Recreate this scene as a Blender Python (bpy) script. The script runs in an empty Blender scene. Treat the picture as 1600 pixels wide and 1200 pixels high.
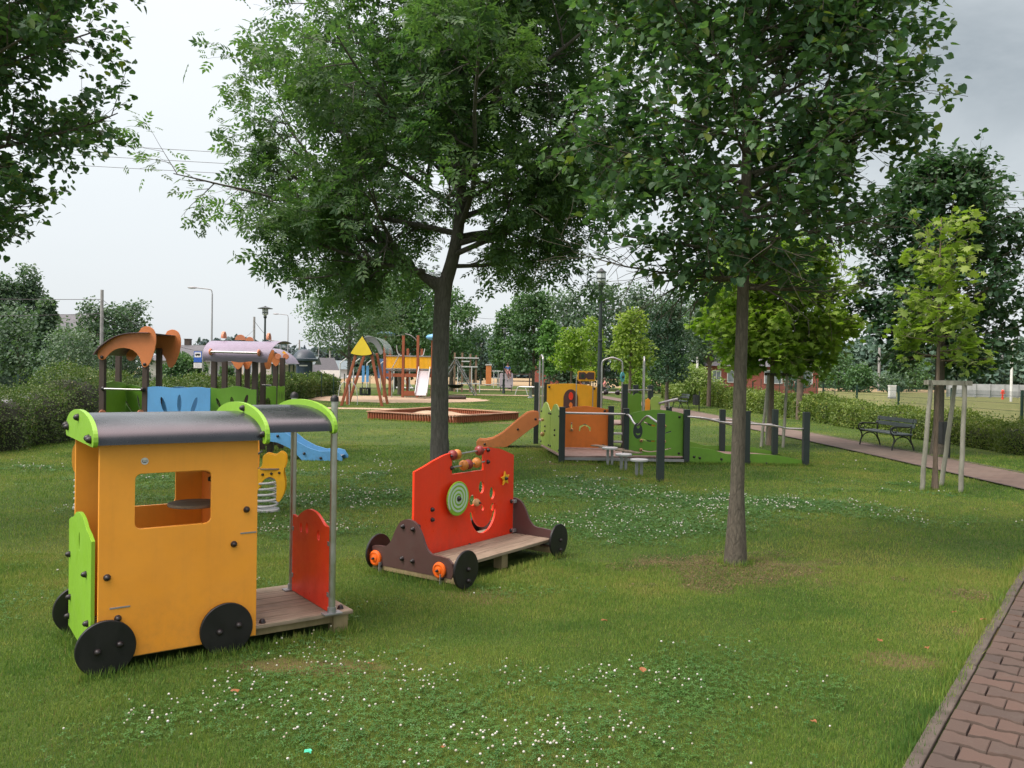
import bpy, bmesh, math, random
import numpy as np
from math import sin, cos, pi, radians, sqrt, atan2
from mathutils import Vector, Matrix
from mathutils.geometry import tessellate_polygon
random.seed(7)
RNG = np.random.default_rng(11)
sc = bpy.context.scene
COL = sc.collection

# ------------------------------------------------------------------ camera
FPX, PITCH, ROLL, EYE = 1302.0, 0.013, 0.0164, 1.7
cd = bpy.data.cameras.new("camera"); cam = bpy.data.objects.new("camera", cd); COL.objects.link(cam)
cd.sensor_width = 36; cd.lens = 36 * FPX / 1600; cd.clip_start = 0.05; cd.clip_end = 4000
cam.matrix_world = Matrix.Translation((0, 0, EYE)) @ Matrix.Rotation(pi/2 - PITCH, 4, 'X') @ Matrix.Rotation(ROLL, 4, 'Z')
sc.camera = cam

def gx(px, y):            # x on the ground at depth y for a photo column
    return (px - 800) / FPX * y

# ------------------------------------------------------------------ materials
MATS = {}
def lin(c):
    return tuple(((v/255) / 12.92 if v/255 <= .04045 else (((v/255) + .055) / 1.055) ** 2.4) for v in c)
def newmat(name):
    m = bpy.data.materials.new(name); m.use_nodes = True; nt = m.node_tree; nt.nodes.clear()
    out = nt.nodes.new('ShaderNodeOutputMaterial'); b = nt.nodes.new('ShaderNodeBsdfPrincipled')
    nt.links.new(b.outputs[0], out.inputs[0]); return m, nt, b, out
def N(nt, t, **kw):
    n = nt.nodes.new(t)
    for k, v in kw.items(): setattr(n, k, v)
    return n
def ramp(nt, fac, stops):
    r = N(nt, 'ShaderNodeValToRGB'); e = r.color_ramp.elements
    while len(e) > 1: e.remove(e[-1])
    e[0].position = stops[0][0]; e[0].color = (*stops[0][1], 1)
    for p, c in stops[1:]:
        x = e.new(p); x.color = (*c, 1)
    nt.links.new(fac, r.inputs[0]); return r.outputs[0]
def noise(nt, scale, detail=4, rough=.55, vec=None, dist=0):
    n = N(nt, 'ShaderNodeTexNoise'); n.inputs['Scale'].default_value = scale; n.inputs['Detail'].default_value = detail
    n.inputs['Roughness'].default_value = rough; n.inputs['Distortion'].default_value = dist
    if vec is None:
        tc = N(nt, 'ShaderNodeNewGeometry'); vec = tc.outputs['Position']
    nt.links.new(vec, n.inputs['Vector']); return n.outputs['Fac']
def mixc(nt, fac, a, b, mode='MIX'):
    m = N(nt, 'ShaderNodeMix', data_type='RGBA', blend_type=mode)
    for s, v in ((m.inputs[0], fac), (m.inputs[6], a), (m.inputs[7], b)):
        if isinstance(v, (int, float)): s.default_value = v
        elif isinstance(v, tuple): s.default_value = (*v, 1)
        else: nt.links.new(v, s)
    return m.outputs[2]
def math_(nt, op, a, b=None, clamp=False):
    m = N(nt, 'ShaderNodeMath', operation=op); m.use_clamp = clamp
    for i, v in enumerate((a, b)):
        if v is None: continue
        if isinstance(v, (int, float)): m.inputs[i].default_value = v
        else: nt.links.new(v, m.inputs[i])
    return m.outputs[0]
def maprange(nt, v, a, b, c=0., d=1.):
    m = N(nt, 'ShaderNodeMapRange'); nt.links.new(v, m.inputs[0])
    for i, x in enumerate((a, b, c, d)): m.inputs[i+1].default_value = x
    return m.outputs[0]
def bump(nt, b, h, strength=.3, dist=.01):
    n = N(nt, 'ShaderNodeBump'); n.inputs['Strength'].default_value = strength; n.inputs['Distance'].default_value = dist
    nt.links.new(h, n.inputs['Height']); nt.links.new(n.outputs[0], b.inputs['Normal'])

def plastic(name, col, rough=.38, var=.07, dirt=.15):
    """painted HDPE board: slight tone drift, fine grain, dirt towards the ground"""
    if name in MATS: return MATS[name]
    m, nt, b, out = newmat(name)
    g = N(nt, 'ShaderNodeNewGeometry'); sx = N(nt, 'ShaderNodeSeparateXYZ'); nt.links.new(g.outputs['Position'], sx.inputs[0])
    n1 = noise(nt, 2.3, 5); n2 = noise(nt, 60, 3)
    c = mixc(nt, maprange(nt, n1, .3, .7), tuple(v*(1-var) for v in col), tuple(min(1, v*(1+var*.6)+.004) for v in col))
    n3 = noise(nt, 9, 8, .7)
    low = maprange(nt, sx.outputs[2], .45, .02)
    dk = math_(nt, 'MULTIPLY', math_(nt, 'ADD', math_(nt, 'MULTIPLY', low, .8), .18), maprange(nt, n3, .42, .75), True)
    c = mixc(nt, math_(nt, 'MULTIPLY', dk, dirt*2.2, True), c, (.07, .065, .04))
    # faint run-down streaks
    mp = N(nt, 'ShaderNodeMapping'); mp.inputs['Scale'].default_value = (22, 22, 1.2); nt.links.new(g.outputs['Position'], mp.inputs[0])
    n4 = noise(nt, 1, 4, .6, mp.outputs[0])
    c = mixc(nt, math_(nt, 'MULTIPLY', maprange(nt, n4, .52, .8), .22*dirt*4*.5, True), c, (.09, .08, .06))
    nt.links.new(c, b.inputs['Base Color'])
    nt.links.new(maprange(nt, n3, .3, .7, rough-.07, rough+.18), b.inputs['Roughness'])
    bump(nt, b, n2, .06, .002)
    MATS[name] = m; return m
def metal(name, col=(.45, .45, .44), rough=.38, metallic=.85):
    if name in MATS: return MATS[name]
    m, nt, b, out = newmat(name); n1 = noise(nt, 14, 6)
    nt.links.new(mixc(nt, n1, tuple(v*.72 for v in col), tuple(min(1, v*1.15) for v in col)), b.inputs['Base Color'])
    b.inputs['Metallic'].default_value = metallic
    nt.links.new(maprange(nt, n1, .3, .7, rough-.08, rough+.15), b.inputs['Roughness']); MATS[name] = m; return m
def matte(name, c1, c2, scale=6, rough=.8, bmp=.3, detail=8, stretch=(1, 1, 1)):
    if name in MATS: return MATS[name]
    m, nt, b, out = newmat(name)
    tc = N(nt, 'ShaderNodeTexCoord'); mp = N(nt, 'ShaderNodeMapping'); mp.inputs['Scale'].default_value = stretch
    nt.links.new(tc.outputs['Object'], mp.inputs[0])
    n1 = noise(nt, scale, detail, .65, mp.outputs[0])
    nt.links.new(mixc(nt, maprange(nt, n1, .32, .68), c1, c2), b.inputs['Base Color']); b.inputs['Roughness'].default_value = rough
    bump(nt, b, n1, bmp, .01); MATS[name] = m; return m
def leafmat(name, dark, light, tip=None, trans=.35, clump=1.1, rough=.5, sat_far=None):
    if name in MATS: return MATS[name]
    m, nt, b, out = newmat(name)
    gn = 1.12 if 'maple' in name else (1.0 if name in ('litter', 'fallen_leaf', 'haze_tinted_forest', 'clover_leaves') else 1.55)
    dark = tuple(v*gn for v in dark); light = tuple(v*gn for v in light)
    g = N(nt, 'ShaderNodeNewGeometry')
    n1 = noise(nt, clump, 3)
    f = math_(nt, 'ADD', math_(nt, 'MULTIPLY', g.outputs['Random Per Island'], .55), math_(nt, 'MULTIPLY', maprange(nt, n1, .35, .65), .45))
    stops = [(0, dark), (.6, tuple((a+c)/2 for a, c in zip(dark, light))), (1, light)]
    c = ramp(nt, f, stops)
    if tip:
        c = mixc(nt, maprange(nt, g.outputs['Random Per Island'], .93, .97), c, tip)
    nt.links.new(c, b.inputs['Base Color']); b.inputs['Roughness'].default_value = rough
    b.inputs['Specular IOR Level'].default_value = .35
    t = N(nt, 'ShaderNodeBsdfTranslucent')
    nt.links.new(mixc(nt, 1., c, (1.0, 1.25, .5), 'MULTIPLY'), t.inputs['Color'])
    mx = N(nt, 'ShaderNodeMixShader'); mx.inputs[0].default_value = trans
    nt.links.new(b.outputs[0], mx.inputs[1]); nt.links.new(t.outputs[0], mx.inputs[2]); nt.links.new(mx.outputs[0], out.inputs[0])
    MATS[name] = m; return m

# ------------------------------------------------------------------ mesh builder
class MB:
    def __init__(s): s.v = []; s.f = []
    def add(s, vs, fs):
        o = len(s.v); s.v += [tuple(p) for p in vs]; s.f += [tuple(i + o for i in f) for f in fs]; return s
    def box(s, c, d, rz=0, rx=0, ry=0):
        M = Matrix.Rotation(rz, 3, 'Z') @ Matrix.Rotation(ry, 3, 'Y') @ Matrix.Rotation(rx, 3, 'X')
        vs = [Vector(c) + M @ Vector((x*d[0]/2, y*d[1]/2, z*d[2]/2)) for x in (-1, 1) for y in (-1, 1) for z in (-1, 1)]
        return s.add(vs, [(0, 1, 3, 2), (4, 6, 7, 5), (0, 4, 5, 1), (2, 3, 7, 6), (0, 2, 6, 4), (1, 5, 7, 3)])
    def bar(s, a, b, w, h=None, up=(0, 0, 1)):
        a = Vector(a); b = Vector(b); h = h or w; d = (b-a); L = d.length; d.normalize(); up = Vector(up)
        if abs(d.dot(up)) > .98: up = Vector((0, 1, 0))
        x = d.cross(up).normalized(); y = x.cross(d)
        vs = [p + x*sx*w/2 + y*sy*h/2 for p in (a, b) for sx, sy in ((-1, -1), (1, -1), (1, 1), (-1, 1))]
        return s.add(vs, [(0, 1, 2, 3), (7, 6, 5, 4), (0, 4, 5, 1), (1, 5, 6, 2), (2, 6, 7, 3), (3, 7, 4, 0)])
    def tube(s, pts, r, n=8, caps=True):
        pts = [Vector(p) for p in pts]; k = len(pts)
        rs = r if isinstance(r, (list, tuple)) else [r]*k
        t0 = (pts[1]-pts[0]).normalized(); ref = Vector((0, 0, 1)) if abs(t0.z) < .9 else Vector((1, 0, 0))
        x = t0.cross(ref).normalized(); vs = []
        for i, p in enumerate(pts):
            t = (pts[min(i+1, k-1)] - pts[max(i-1, 0)])
            if t.length < 1e-9: t = t0
            t.normalize(); x = (x - t*x.dot(t)); x.normalize(); y = t.cross(x)
            vs += [p + (x*cos(2*pi*j/n) + y*sin(2*pi*j/n))*rs[i] for j in range(n)]
        fs = [(i*n+j, i*n+(j+1) % n, (i+1)*n+(j+1) % n, (i+1)*n+j) for i in range(k-1) for j in range(n)]
        if caps: fs += [tuple(range(n))[::-1], tuple((k-1)*n+j for j in range(n))]
        return s.add(vs, fs)
    def lathe(s, prof, c=(0, 0, 0), ax=(0, 0, 1), n=16):
        ax = Vector(ax).normalized(); ref = Vector((0, 0, 1)) if abs(ax.z) < .9 else Vector((1, 0, 0))
        x = ax.cross(ref).normalized(); y = ax.cross(x); c = Vector(c); vs = []; k = len(prof)
        for r, h in prof: vs += [c + ax*h + (x*cos(2*pi*j/n)+y*sin(2*pi*j/n))*max(r, 1e-4) for j in range(n)]
        fs = [(i*n+j, i*n+(j+1) % n, (i+1)*n+(j+1) % n, (i+1)*n+j) for i in range(k-1) for j in range(n)]
        fs += [tuple(range(n))[::-1], tuple((k-1)*n+j for j in range(n))]
        return s.add(vs, fs)
    def ball(s, c, r, n=10, sq=(1, 1, 1)):
        k = max(4, n//2); vs = []; fs = []
        for i in range(1, k):
            a = pi*i/k
            vs += [(c[0]+r*sq[0]*sin(a)*cos(2*pi*j/n), c[1]+r*sq[1]*sin(a)*sin(2*pi*j/n), c[2]+r*sq[2]*cos(a)) for j in range(n)]
        fs = [(i*n+j, (i+1)*n+j, (i+1)*n+(j+1) % n, i*n+(j+1) % n) for i in range(k-2) for j in range(n)]
        vs += [(c[0], c[1], c[2]+r*sq[2]), (c[0], c[1], c[2]-r*sq[2])]; T = len(vs)-2
        fs += [(T, j, (j+1) % n) for j in range(n)] + [(T+1, (k-2)*n+(j+1) % n, (k-2)*n+j) for j in range(n)]
        return s.add(vs, fs)
    def disc(s, c, ax, r, th, n=28):
        return s.lathe([(r-.004, -th/2), (r, -th/2+.004), (r, th/2-.004), (r-.004, th/2)], c, ax, n)
    def slab(s, poly, th, O=(0, 0, 0), U=(1, 0, 0), W=(0, 0, 1), holes=()):
        """flat board: poly (a,b) -> O+a*U+b*W, thickness centred on the plane"""
        O = Vector(O); U = Vector(U).normalized(); W = Vector(W).normalized(); Nn = U.cross(W).normalized()
        loops = [list(poly)] + [list(h) for h in holes]
        tri = tessellate_polygon([[Vector((a, b, 0)) for a, b in l] for l in loops])
        flat = [p for l in loops for p in l]; n = len(flat)
        vs = [O + U*a + W*b + Nn*th/2 for a, b in flat] + [O + U*a + W*b - Nn*th/2 for a, b in flat]
        fs = [tuple(t) for t in tri] + [tuple(i+n for i in reversed(t)) for t in tri]; o = 0
        for l in loops:
            k = len(l)
            fs += [(o+i, o+(i+1) % k, n+o+(i+1) % k, n+o+i) for i in range(k)]; o += k
        return s.add(vs, fs)
    def sheet(s, rows, th=0):
        """grid of rows of points"""
        n = len(rows[0]); k = len(rows); vs = [Vector(p) for r in rows for p in r]
        fs = [(i*n+j, i*n+j+1, (i+1)*n+j+1, (i+1)*n+j) for i in range(k-1) for j in range(n-1)]
        if th:
            m = bmesh.new(); bv = [m.verts.new(p) for p in vs]
            for f in fs: m.faces.new([bv[i] for i in f])
            m.normal_update(); m.verts.index_update()
            nv = [v.co - v.normal*th for v in bv]; m.free(); K = len(vs)
            vs = vs + nv; fs2 = [tuple(i+K for i in reversed(f)) for f in fs]
            rim = [j for j in range(n)] + [i*n+n-1 for i in range(1, k)] + [(k-1)*n+j for j in range(n-2, -1, -1)] + [i*n for i in range(k-2, 0, -1)]
            fs = fs + fs2 + [(rim[i], rim[(i+1) % len(rim)], rim[(i+1) % len(rim)]+K, rim[i]+K) for i in range(len(rim))]
        return s.add(vs, fs)
    def build(s, name, mat, parent=None, smooth=0, bevel=0, label=None, recalc=True):
        me = bpy.data.meshes.new(name); me.from_pydata(s.v, [], s.f)
        if recalc:
            bm = bmesh.new(); bm.from_mesh(me); bmesh.ops.recalc_face_normals(bm, faces=bm.faces); bm.to_mesh(me); bm.free()
        me.materials.append(mat); o = bpy.data.objects.new(name, me); COL.objects.link(o)
        if smooth:
            me.polygons.foreach_set('use_smooth', [True]*len(me.polygons)); me.set_sharp_from_angle(angle=radians(smooth))
        if bevel:
            b = o.modifiers.new('bevel', 'BEVEL'); b.width = bevel; b.segments = 2; b.limit_method = 'ANGLE'; b.angle_limit = radians(50)
        if parent is not None: o.parent = parent
        if label: o['label'] = label
        return o

def thing(name, label, cat, loc=(0, 0, 0), rz=0, group=None):
    o = bpy.data.objects.new(name, None); COL.objects.link(o); o.empty_display_size = .2
    o.location = loc; o.rotation_euler = (0, 0, rz); o['label'] = label; o['category'] = cat
    if group: o['group'] = group
    return o
def tag(o, label, cat, group=None):
    o['label'] = label; o['category'] = cat
    if group: o['group'] = group
    return o
def struct(o): o['kind'] = 'structure'; return o
def stuff(o, label=None, cat=None):
    o['kind'] = 'stuff'
    if label: o['label'] = label; o['category'] = cat
    return o
def dup(root, loc, rz=0, label=None, scale=None):
    def cp(o, parent):
        c = o.copy(); COL.objects.link(c); c.parent = parent
        for ch in o.children: cp(ch, c)
        return c
    r = cp(root, None); r.location = loc; r.rotation_euler = (0, 0, rz)
    if scale: r.scale = (scale,)*3
    if label: r['label'] = label
    return r
def arc(cx, cy, r, a0, a1, n, ry=None):
    ry = ry or r
    return [(cx + r*cos(radians(a0+(a1-a0)*i/(n-1))), cy + ry*sin(radians(a0+(a1-a0)*i/(n-1)))) for i in range(n)]
def rrect(x0, y0, x1, y1, r, n=5):
    return arc(x1-r, y1-r, r, 0, 90, n) + arc(x0+r, y1-r, r, 90, 180, n) + arc(x0+r, y0+r, r, 180, 270, n) + arc(x1-r, y0+r, r, 270, 360, n)
def ell(cx, cy, rx, ry, n=20, rot=0):
    return [(cx + rx*cos(a)*cos(rot) - ry*sin(a)*sin(rot), cy + rx*cos(a)*sin(rot) + ry*sin(a)*cos(rot)) for a in (2*pi*i/n for i in range(n))]
def spline(pts, k=6, closed=False):
    out = []; n = len(pts); P = [Vector(p) for p in pts]
    rng = range(n if closed else n-1)
    for i in rng:
        if closed: a, b, c, d = P[(i-1) % n], P[i], P[(i+1) % n], P[(i+2) % n]
        else: a, b, c, d = P[max(i-1, 0)], P[i], P[i+1], P[min(i+2, n-1)]
        for j in range(k):
            t = j/k
            out.append(.5*((2*b) + (c-a)*t + (2*a-5*b+4*c-d)*t*t + (3*b-a-3*c+d)*t**3))
    if not closed: out.append(P[-1])
    return [tuple(p) for p in out]
def bolts(name, parent, pts, ax, r=.016, mat=None):
    """dome nuts, each one its own part"""
    for p in pts:
        m = MB(); m.lathe([(r*1.15, 0), (r*1.15, .006), (r, .008), (r*.92, .016), (r*.6, .024), (r*.1, .028)], p, ax, 12)
        m.build(name, mat or M_bolt, parent, smooth=40)

def fastmesh(name, verts, faces_n, mat, parent=None, loops=None):
    """verts (N,3) array; faces given as constant-size polygons (M,k) int array"""
    me = bpy.data.meshes.new(name); V = np.asarray(verts, dtype=np.float32); L = np.asarray(faces_n, dtype=np.int32)
    Mn, k = L.shape
    me.vertices.add(len(V)); me.vertices.foreach_set('co', V.ravel())
    me.loops.add(Mn*k); me.loops.foreach_set('vertex_index', L.ravel())
    me.polygons.add(Mn); me.polygons.foreach_set('loop_start', np.arange(0, Mn*k, k, dtype=np.int32))
    me.update(calc_edges=True); me.materials.append(mat)
    o = bpy.data.objects.new(name, me); COL.objects.link(o)
    if parent is not None: o.parent = parent
    return o

# ------------------------------------------------------------------ palette
M_orange = plastic('orange_board', (.98, .39, .038))
M_orange_d = plastic('deep_orange_board', (.85, .225, .03))
M_green = plastic('lime_board', (.23, .47, .03))
M_green2 = plastic('leaf_green_board', (.13, .31, .022))
M_lime2 = plastic('pale_lime_board', (.34, .50, .09))
M_red = plastic('red_board', (.90, .042, .008), .32)
M_yellow = plastic('yellow_board', (.90, .46, .012))
M_blue = plastic('blue_board', (.12, .37, .70))
M_brown = plastic('brown_board', (.085, .042, .038))
M_salmon = plastic('salmon_board', (.64, .24, .12))
M_terra = plastic('terracotta_board', (.66, .22, .07))
M_purple = plastic('mauve_sheet', (.255, .22, .295))
M_black = plastic('black_board', (.006, .006, .007), .42, .2, .05)
M_bolt = plastic('bolt_cap', (.016, .012, .012), .35, .2, .1)
M_post = plastic('dark_green_post', (.016, .030, .028), .5)
M_postbr = plastic('brown_post', (.060, .042, .032), .6)
M_steel = metal('steel_tube', (.50, .50, .48), .34, .9)
M_galv = metal('galvanised', (.36, .37, .37), .55, .7)
M_pale = plastic('pale_paint', (.55, .57, .56), .5)
M_iron = plastic('black_iron', (.014, .018, .018), .45)
M_cyan = plastic('cyan_board', (.10, .45, .50))
M_bead_r = plastic('dark_red_bead', (.24, .03, .025), .35)
M_bead_o = plastic('orange_bead', (.52, .19, .03), .35)
M_woodball = plastic('wooden_knob', (.58, .34, .15), .5)
M_glaze = plastic('redbrown_wood', (.30, .085, .035), .5)
M_fence = plastic('fence_green', (.012, .045, .03), .45)

def wood_mat():
    m, nt, b, out = newmat('weathered_decking')
    tc = N(nt, 'ShaderNodeTexCoord'); mp = N(nt, 'ShaderNodeMapping'); mp.inputs['Scale'].default_value = (1.2, 26, 26)
    nt.links.new(tc.outputs['Object'], mp.inputs[0]); n = noise(nt, 2.2, 8, .7, mp.outputs[0], .4)
    g = N(nt, 'ShaderNodeNewGeometry'); n2 = noise(nt, 5, 6, .7)
    c = ramp(nt, n, [(.25, (.10, .075, .05)), (.5, (.30, .24, .165)), (.8, (.46, .385, .28))])
    c = mixc(nt, math_(nt, 'MULTIPLY', g.outputs['Random Per Island'], .35), c, (.13, .10, .07))
    c = mixc(nt, math_(nt, 'MULTIPLY', maprange(nt, n2, .5, .75), .5), c, (.10, .10, .06))
    nt.links.new(c, b.inputs['Base Color']); b.inputs['Roughness'].default_value = .78; bump(nt, b, n, .5, .004)
    return m
M_wood = wood_mat()
M_timber = matte('treated_timber', (.20, .15, .07), (.34, .27, .14), 8, .8, .3, 8, (1, 1, .2))
M_stake = matte('stake_wood', (.16, .16, .12), (.33, .32, .26), 9, .85, .5, 8, (1, 1, .25))
def glass_dull(name, col, alpha):
    m, nt, b, out = newmat(name); b.inputs['Base Color'].default_value = (*col, 1); b.inputs['Roughness'].default_value = .2
    b.inputs['Alpha'].default_value = alpha; return m
M_clear = glass_dull('clear_plastic', (.45, .55, .52), .45)
M_pane = plastic('window_glass', (.22, .26, .28), .12, .3, .05)
M_white = plastic('white_paint', (.72, .72, .70), .5)
# ================================================================== play train (near left)
TR = thing('toy_train', 'orange toy locomotive house with black barrel roof and two steel posts', 'playhouse', (-2.2513, 4.5516, 0), .6202)
Lc, Wc, HB, HTOP, DK = .879, .853, .075, 1.277, .134
side = [(0, HB), (Lc, HB), (Lc, HTOP), (0, HTOP)]
win = rrect(.185, .79, .603, 1.10, .035)
m = MB(); m.slab(side, .02, (0, .01, 0), holes=[win]); m.build('side_wall', M_orange, TR, bevel=.004, label='orange side wall with window nearest the camera')
m = MB(); m.slab(side, .02, (0, Wc-.01, 0), holes=[win]); m.build('side_wall', M_orange, TR, bevel=.004, label='orange side wall with window on the far side')
# rear bulkhead inside with a round seat
m = MB(); m.slab([(.03, .14), (Wc-.03, .14), (Wc-.03, 1.0), (.03, 1.0)], .018, (Lc-.10, 0, 0), (0, 1, 0)); m.build('bulkhead', M_orange_d, TR, bevel=.003)
m = MB(); m.disc((Lc-.27, .40, .845), (0, 0, 1), .155, .02); m.build('dashboard', M_wood, TR, smooth=30)
m = MB(); m.lathe([(.035, 0), (.035, .02), (.02, .03), (.012, .06)], (Lc-.11, .45, .99), (-1, 0, 0)); m.build('knob', M_bolt, TR, smooth=30)
# front half door, green, humped top
fp = [(0.02, HB), (Wc-.02, HB), (Wc-.02, .74)] + [tuple(p) for p in spline([(Wc-.10, .765), (Wc-.20, .785), (Wc-.30, .825), (Wc/2, .84), (.30, .825), (.20, .785), (.10, .765)], 4)] + [(.02, .74)]
m = MB(); m.slab(fp, .02, (-.022, 0, 0), (0, 1, 0), holes=[ell(.43, .67, .022, .055)]); m.build('front_panel', M_green, TR, bevel=.004)
bolts('bolt', TR, [(-.033, y, z) for y, z in ((.17, .53), (.78, .53), (.10, .27), (.75, .27), (.80, .14))], (-1, 0, 0), .017)
bolts('bolt', TR, [(x, -.001, z) for x, z in ((.045, .537), (.102, .303), (.737, .649), (.811, .851))], (0, -1, 0), .017)
# routed ventilation slots and a round sticker
for x0, x1, z in ((.775, .872, .709), (.060, .165, .362)):
    m = MB(); m.box(((x0+x1)/2, -.0015, z), (x1-x0, .004, .009)); m.build('slot_strip', M_galv, TR, bevel=.001)
m = MB(); m.disc((.233, -.002, 1.171), (0, -1, 0), .020, .003, 24); stk = m.build('sticker', M_white, TR)
m = MB()
for a in range(150, 391, 30): m.box((.233+.0125*cos(radians(a)), -.0045, 1.171+.0095*sin(radians(a))), (.003, .001, .0045), ry=radians(90-a))
m.box((.233, -.0045, 1.166), (.012, .001, .003)); m.box((.229, -.0045, 1.174), (.003, .001, .003)); m.box((.237, -.0045, 1.174), (.003, .001, .003))
m.build('print', M_iron, stk)
# wheels
for s_, t_ in ((.0387, -.022), (.6937, -.022), (.0387, Wc+.022), (.6937, Wc+.022)):
    m = MB(); m.disc((s_, t_, .152), (0, 1, 0), .155, .02, 40); w = m.build('wheel', M_black, TR, smooth=30)
    d = -1 if t_ < 0 else 1
    for q in (-.03, .05):
        b_ = MB(); b_.lathe([(.019, 0), (.018, .01), (.010, .02), (.001, .023)], (s_+q*1.4, t_+d*.010, .15+q*.3), (0, d, 0), 12); b_.build('bolt', M_bolt, w, smooth=40)
# gables
def gable(s_, t0, t1, z0, zt, inner=None, mat=M_green):
    w = (t1-t0)/2; c = (t0+t1)/2; h = zt-z0
    out = [(c + w*cos(a)*(1), z0 + .03 + (h-.03)*(max(0, sin(a))**.82)) for a in [pi*i/28 for i in range(29)]]
    out = [(x, z) for x, z in out]
    r = .03
    bot = [(t0+.012, z0+.006), (t0+.03, z0)]
    if inner is None: low = [(t0+.03, z0), (t1-.03, z0)]
    else: low = [(t0+.035, z0)] + [(c - (w-.075)*cos(a), z0+.006 + (h-inner)*(max(0, sin(a))**.9)) for a in [pi*i/20 for i in range(21)]] + [(t1-.035, z0)]
    poly = out + [(t0+.008, z0+.012)] + low + [(t1-.008, z0+.012)]
    m = MB(); m.slab(poly, .024, (s_, 0, 0), (0, 1, 0)); return m.build('gable', mat, TR, bevel=.006)
g1 = gable(-.03, -.085, Wc+.085, 1.262, 1.445); g1['label'] = 'green front gable with dome bolts'
g2 = gable(.895, -.13, Wc+.13, 1.25, 1.485, .10); g2['label'] = 'green middle gable arch'
g3 = gable(1.325, -.13, Wc+.13, 1.30, 1.50, .06); g3['label'] = 'green rear gable arch'
bolts('bolt', g1, [(-.043, y, z) for y, z in ((.43, 1.40), (-.005, 1.30), (.05, 1.305), (Wc+.02, 1.33), (Wc-.03, 1.32))], (-1, 0, 0), .019)
bolts('bolt', g2, [(.882, y, z) for y, z in ((.30, 1.45), (-.085, 1.31))], (-1, 0, 0), .017)
def barrel(s0, s1, t0, t1, z0, zt, name='roof'):
    c = (t0+t1)/2; w = (t1-t0)/2; rows = []
    for i in range(25):
        a = pi - pi*i/24
        t = c + w*cos(a); z = z0 + (zt-z0)*(max(0, sin(a))**.85)
        rows.append([(s0, t, z), ((s0+s1)/2, t, z), (s1, t, z)])
    m = MB(); m.sheet(rows, .008); return m.build(name, M_roof, TR, smooth=50)
def roof_mat():
    m, nt, b, out = newmat('black_roof_sheet'); n = noise(nt, 5, 6, .6); n2 = noise(nt, 45, 3)
    nt.links.new(mixc(nt, n, (.010, .013, .017), (.022, .026, .031)), b.inputs['Base Color'])
    nt.links.new(maprange(nt, n, .3, .7, .20, .33), b.inputs['Roughness']); b.inputs['Specular IOR Level'].default_value = .9
    bump(nt, b, n2, .05, .002); return m
M_roof = roof_mat()
r1 = barrel(-.017, .883, -.068, Wc+.068, 1.272, 1.425); r1['label'] = 'long black barrel roof over the cabin'
r2 = barrel(.908, 1.313, -.10, Wc+.10, 1.318, 1.462); r2['label'] = 'short black barrel roof over the platform'
# tender platform boards, beams, posts
for i in range(6):
    y = .07 + i*.142
    m = MB(); m.box((1.19, y, DK-.012), (.66, .136, .024)); m.build('deck_board', M_wood, TR, bevel=.003)
for (x, y) in ((1.44, .06), (1.44, .76)):
    m = MB(); m.box((x, y, .055), (.10, .09, .115)); m.build('foot', M_timber, TR, bevel=.004)
for i in range(2):
    m = MB(); m.box((.755, .06+.73*i, .085), (1.50, .045, .05)); m.build('beam', M_timber, TR, bevel=.003)
m = MB(); m.box((.44, Wc/2, .095), (.86, Wc-.06, .02)); m.build('cabin_floor', M_wood, TR)
for t in (-.01, .69):
    m = MB(); m.tube([(1.365, t, DK), (1.365, t, 1.50)], .0215, 20); p = m.build('post', M_steel, TR, smooth=40)
    m = MB(); m.lathe([(.027, 0), (.027, .02), (.020, .034), (.008, .042), (.001, .043)], (1.365, t, 1.50)); m.build('cap', M_black, p, smooth=35)
    m = MB(); m.box((1.365, t, DK+.006), (.12, .07, .008)); m.lathe([(.028, 0), (.028, .035)], (1.365, t, DK+.01)); m.build('foot_plate', M_galv, p, smooth=30)
rp = [(.015, DK+.005), (.665, DK+.005), (.665, .675), (.60, .672)] + [tuple(p) for p in spline([(.57, .675), (.50, .715), (.40, .75), (.32, .757), (.22, .742), (.13, .70), (.09, .685)], 4)] + [(.015, .69)]
fl = [ell(.508, .609, .022, .035), ell(.40, .622, .022, .037), ell(.20, .605, .024, .035)]
m = MB(); m.slab(rp, .02, (1.365, 0, 0), (0, 1, 0), holes=fl); m.build('end_panel', M_red, TR, bevel=.004)
for t in (.03, .655):
    for z in (.25, .58):
        m = MB(); m.box((1.365, t, z), (.03, .03, .03)); m.build('clamp', M_galv, TR, bevel=.003)
bolts('bolt', TR, [(1.46, -.0+.07, DK), (.93, .04, DK)], (0, 0, 1), .019)

# ================================================================== red play car
CR = thing('toy_car', 'red toy car wall with spiral disc, star and bead rails over a plank bench', 'play car', (-.798, 6.851, 0), .9614)
CL_ = 1.43
top = [(CL_, .913)] + [(1.268, .968), (1.19, .99), (1.119, 1.0), (1.03, 1.014), (.948, 1.018)] + [(.948, .81), (.487, .81)] + [(.487, .998), (.43, .993), (.36, .98), (.233, .945), (.11, .905), (0, .874)]
smile = arc(.955, .475, .205, 188, 358, 20, .245) + arc(.955, .475, .158, 358, 188, 20, .190)
hl = [smile, ell(.92, .656, .040, .060), ell(1.086, .584, .040, .060), ell(.79, .55, .048, .05, 14), ell(.946, .464, .022, .028), ell(1.104, .452, .042, .036, 14)]
m = MB(); m.slab([(0, .12), (CL_, .12)] + top, .022, holes=hl); m.build('main_panel', M_red, CR, bevel=.004)
for z, zz in ((.975, .995), (.868, .885)):
    m = MB(); m.tube([(.47, -.005, z), (.965, -.005, zz)], .009, 10); m.build('bead_rail', M_steel, CR, smooth=40)
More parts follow.
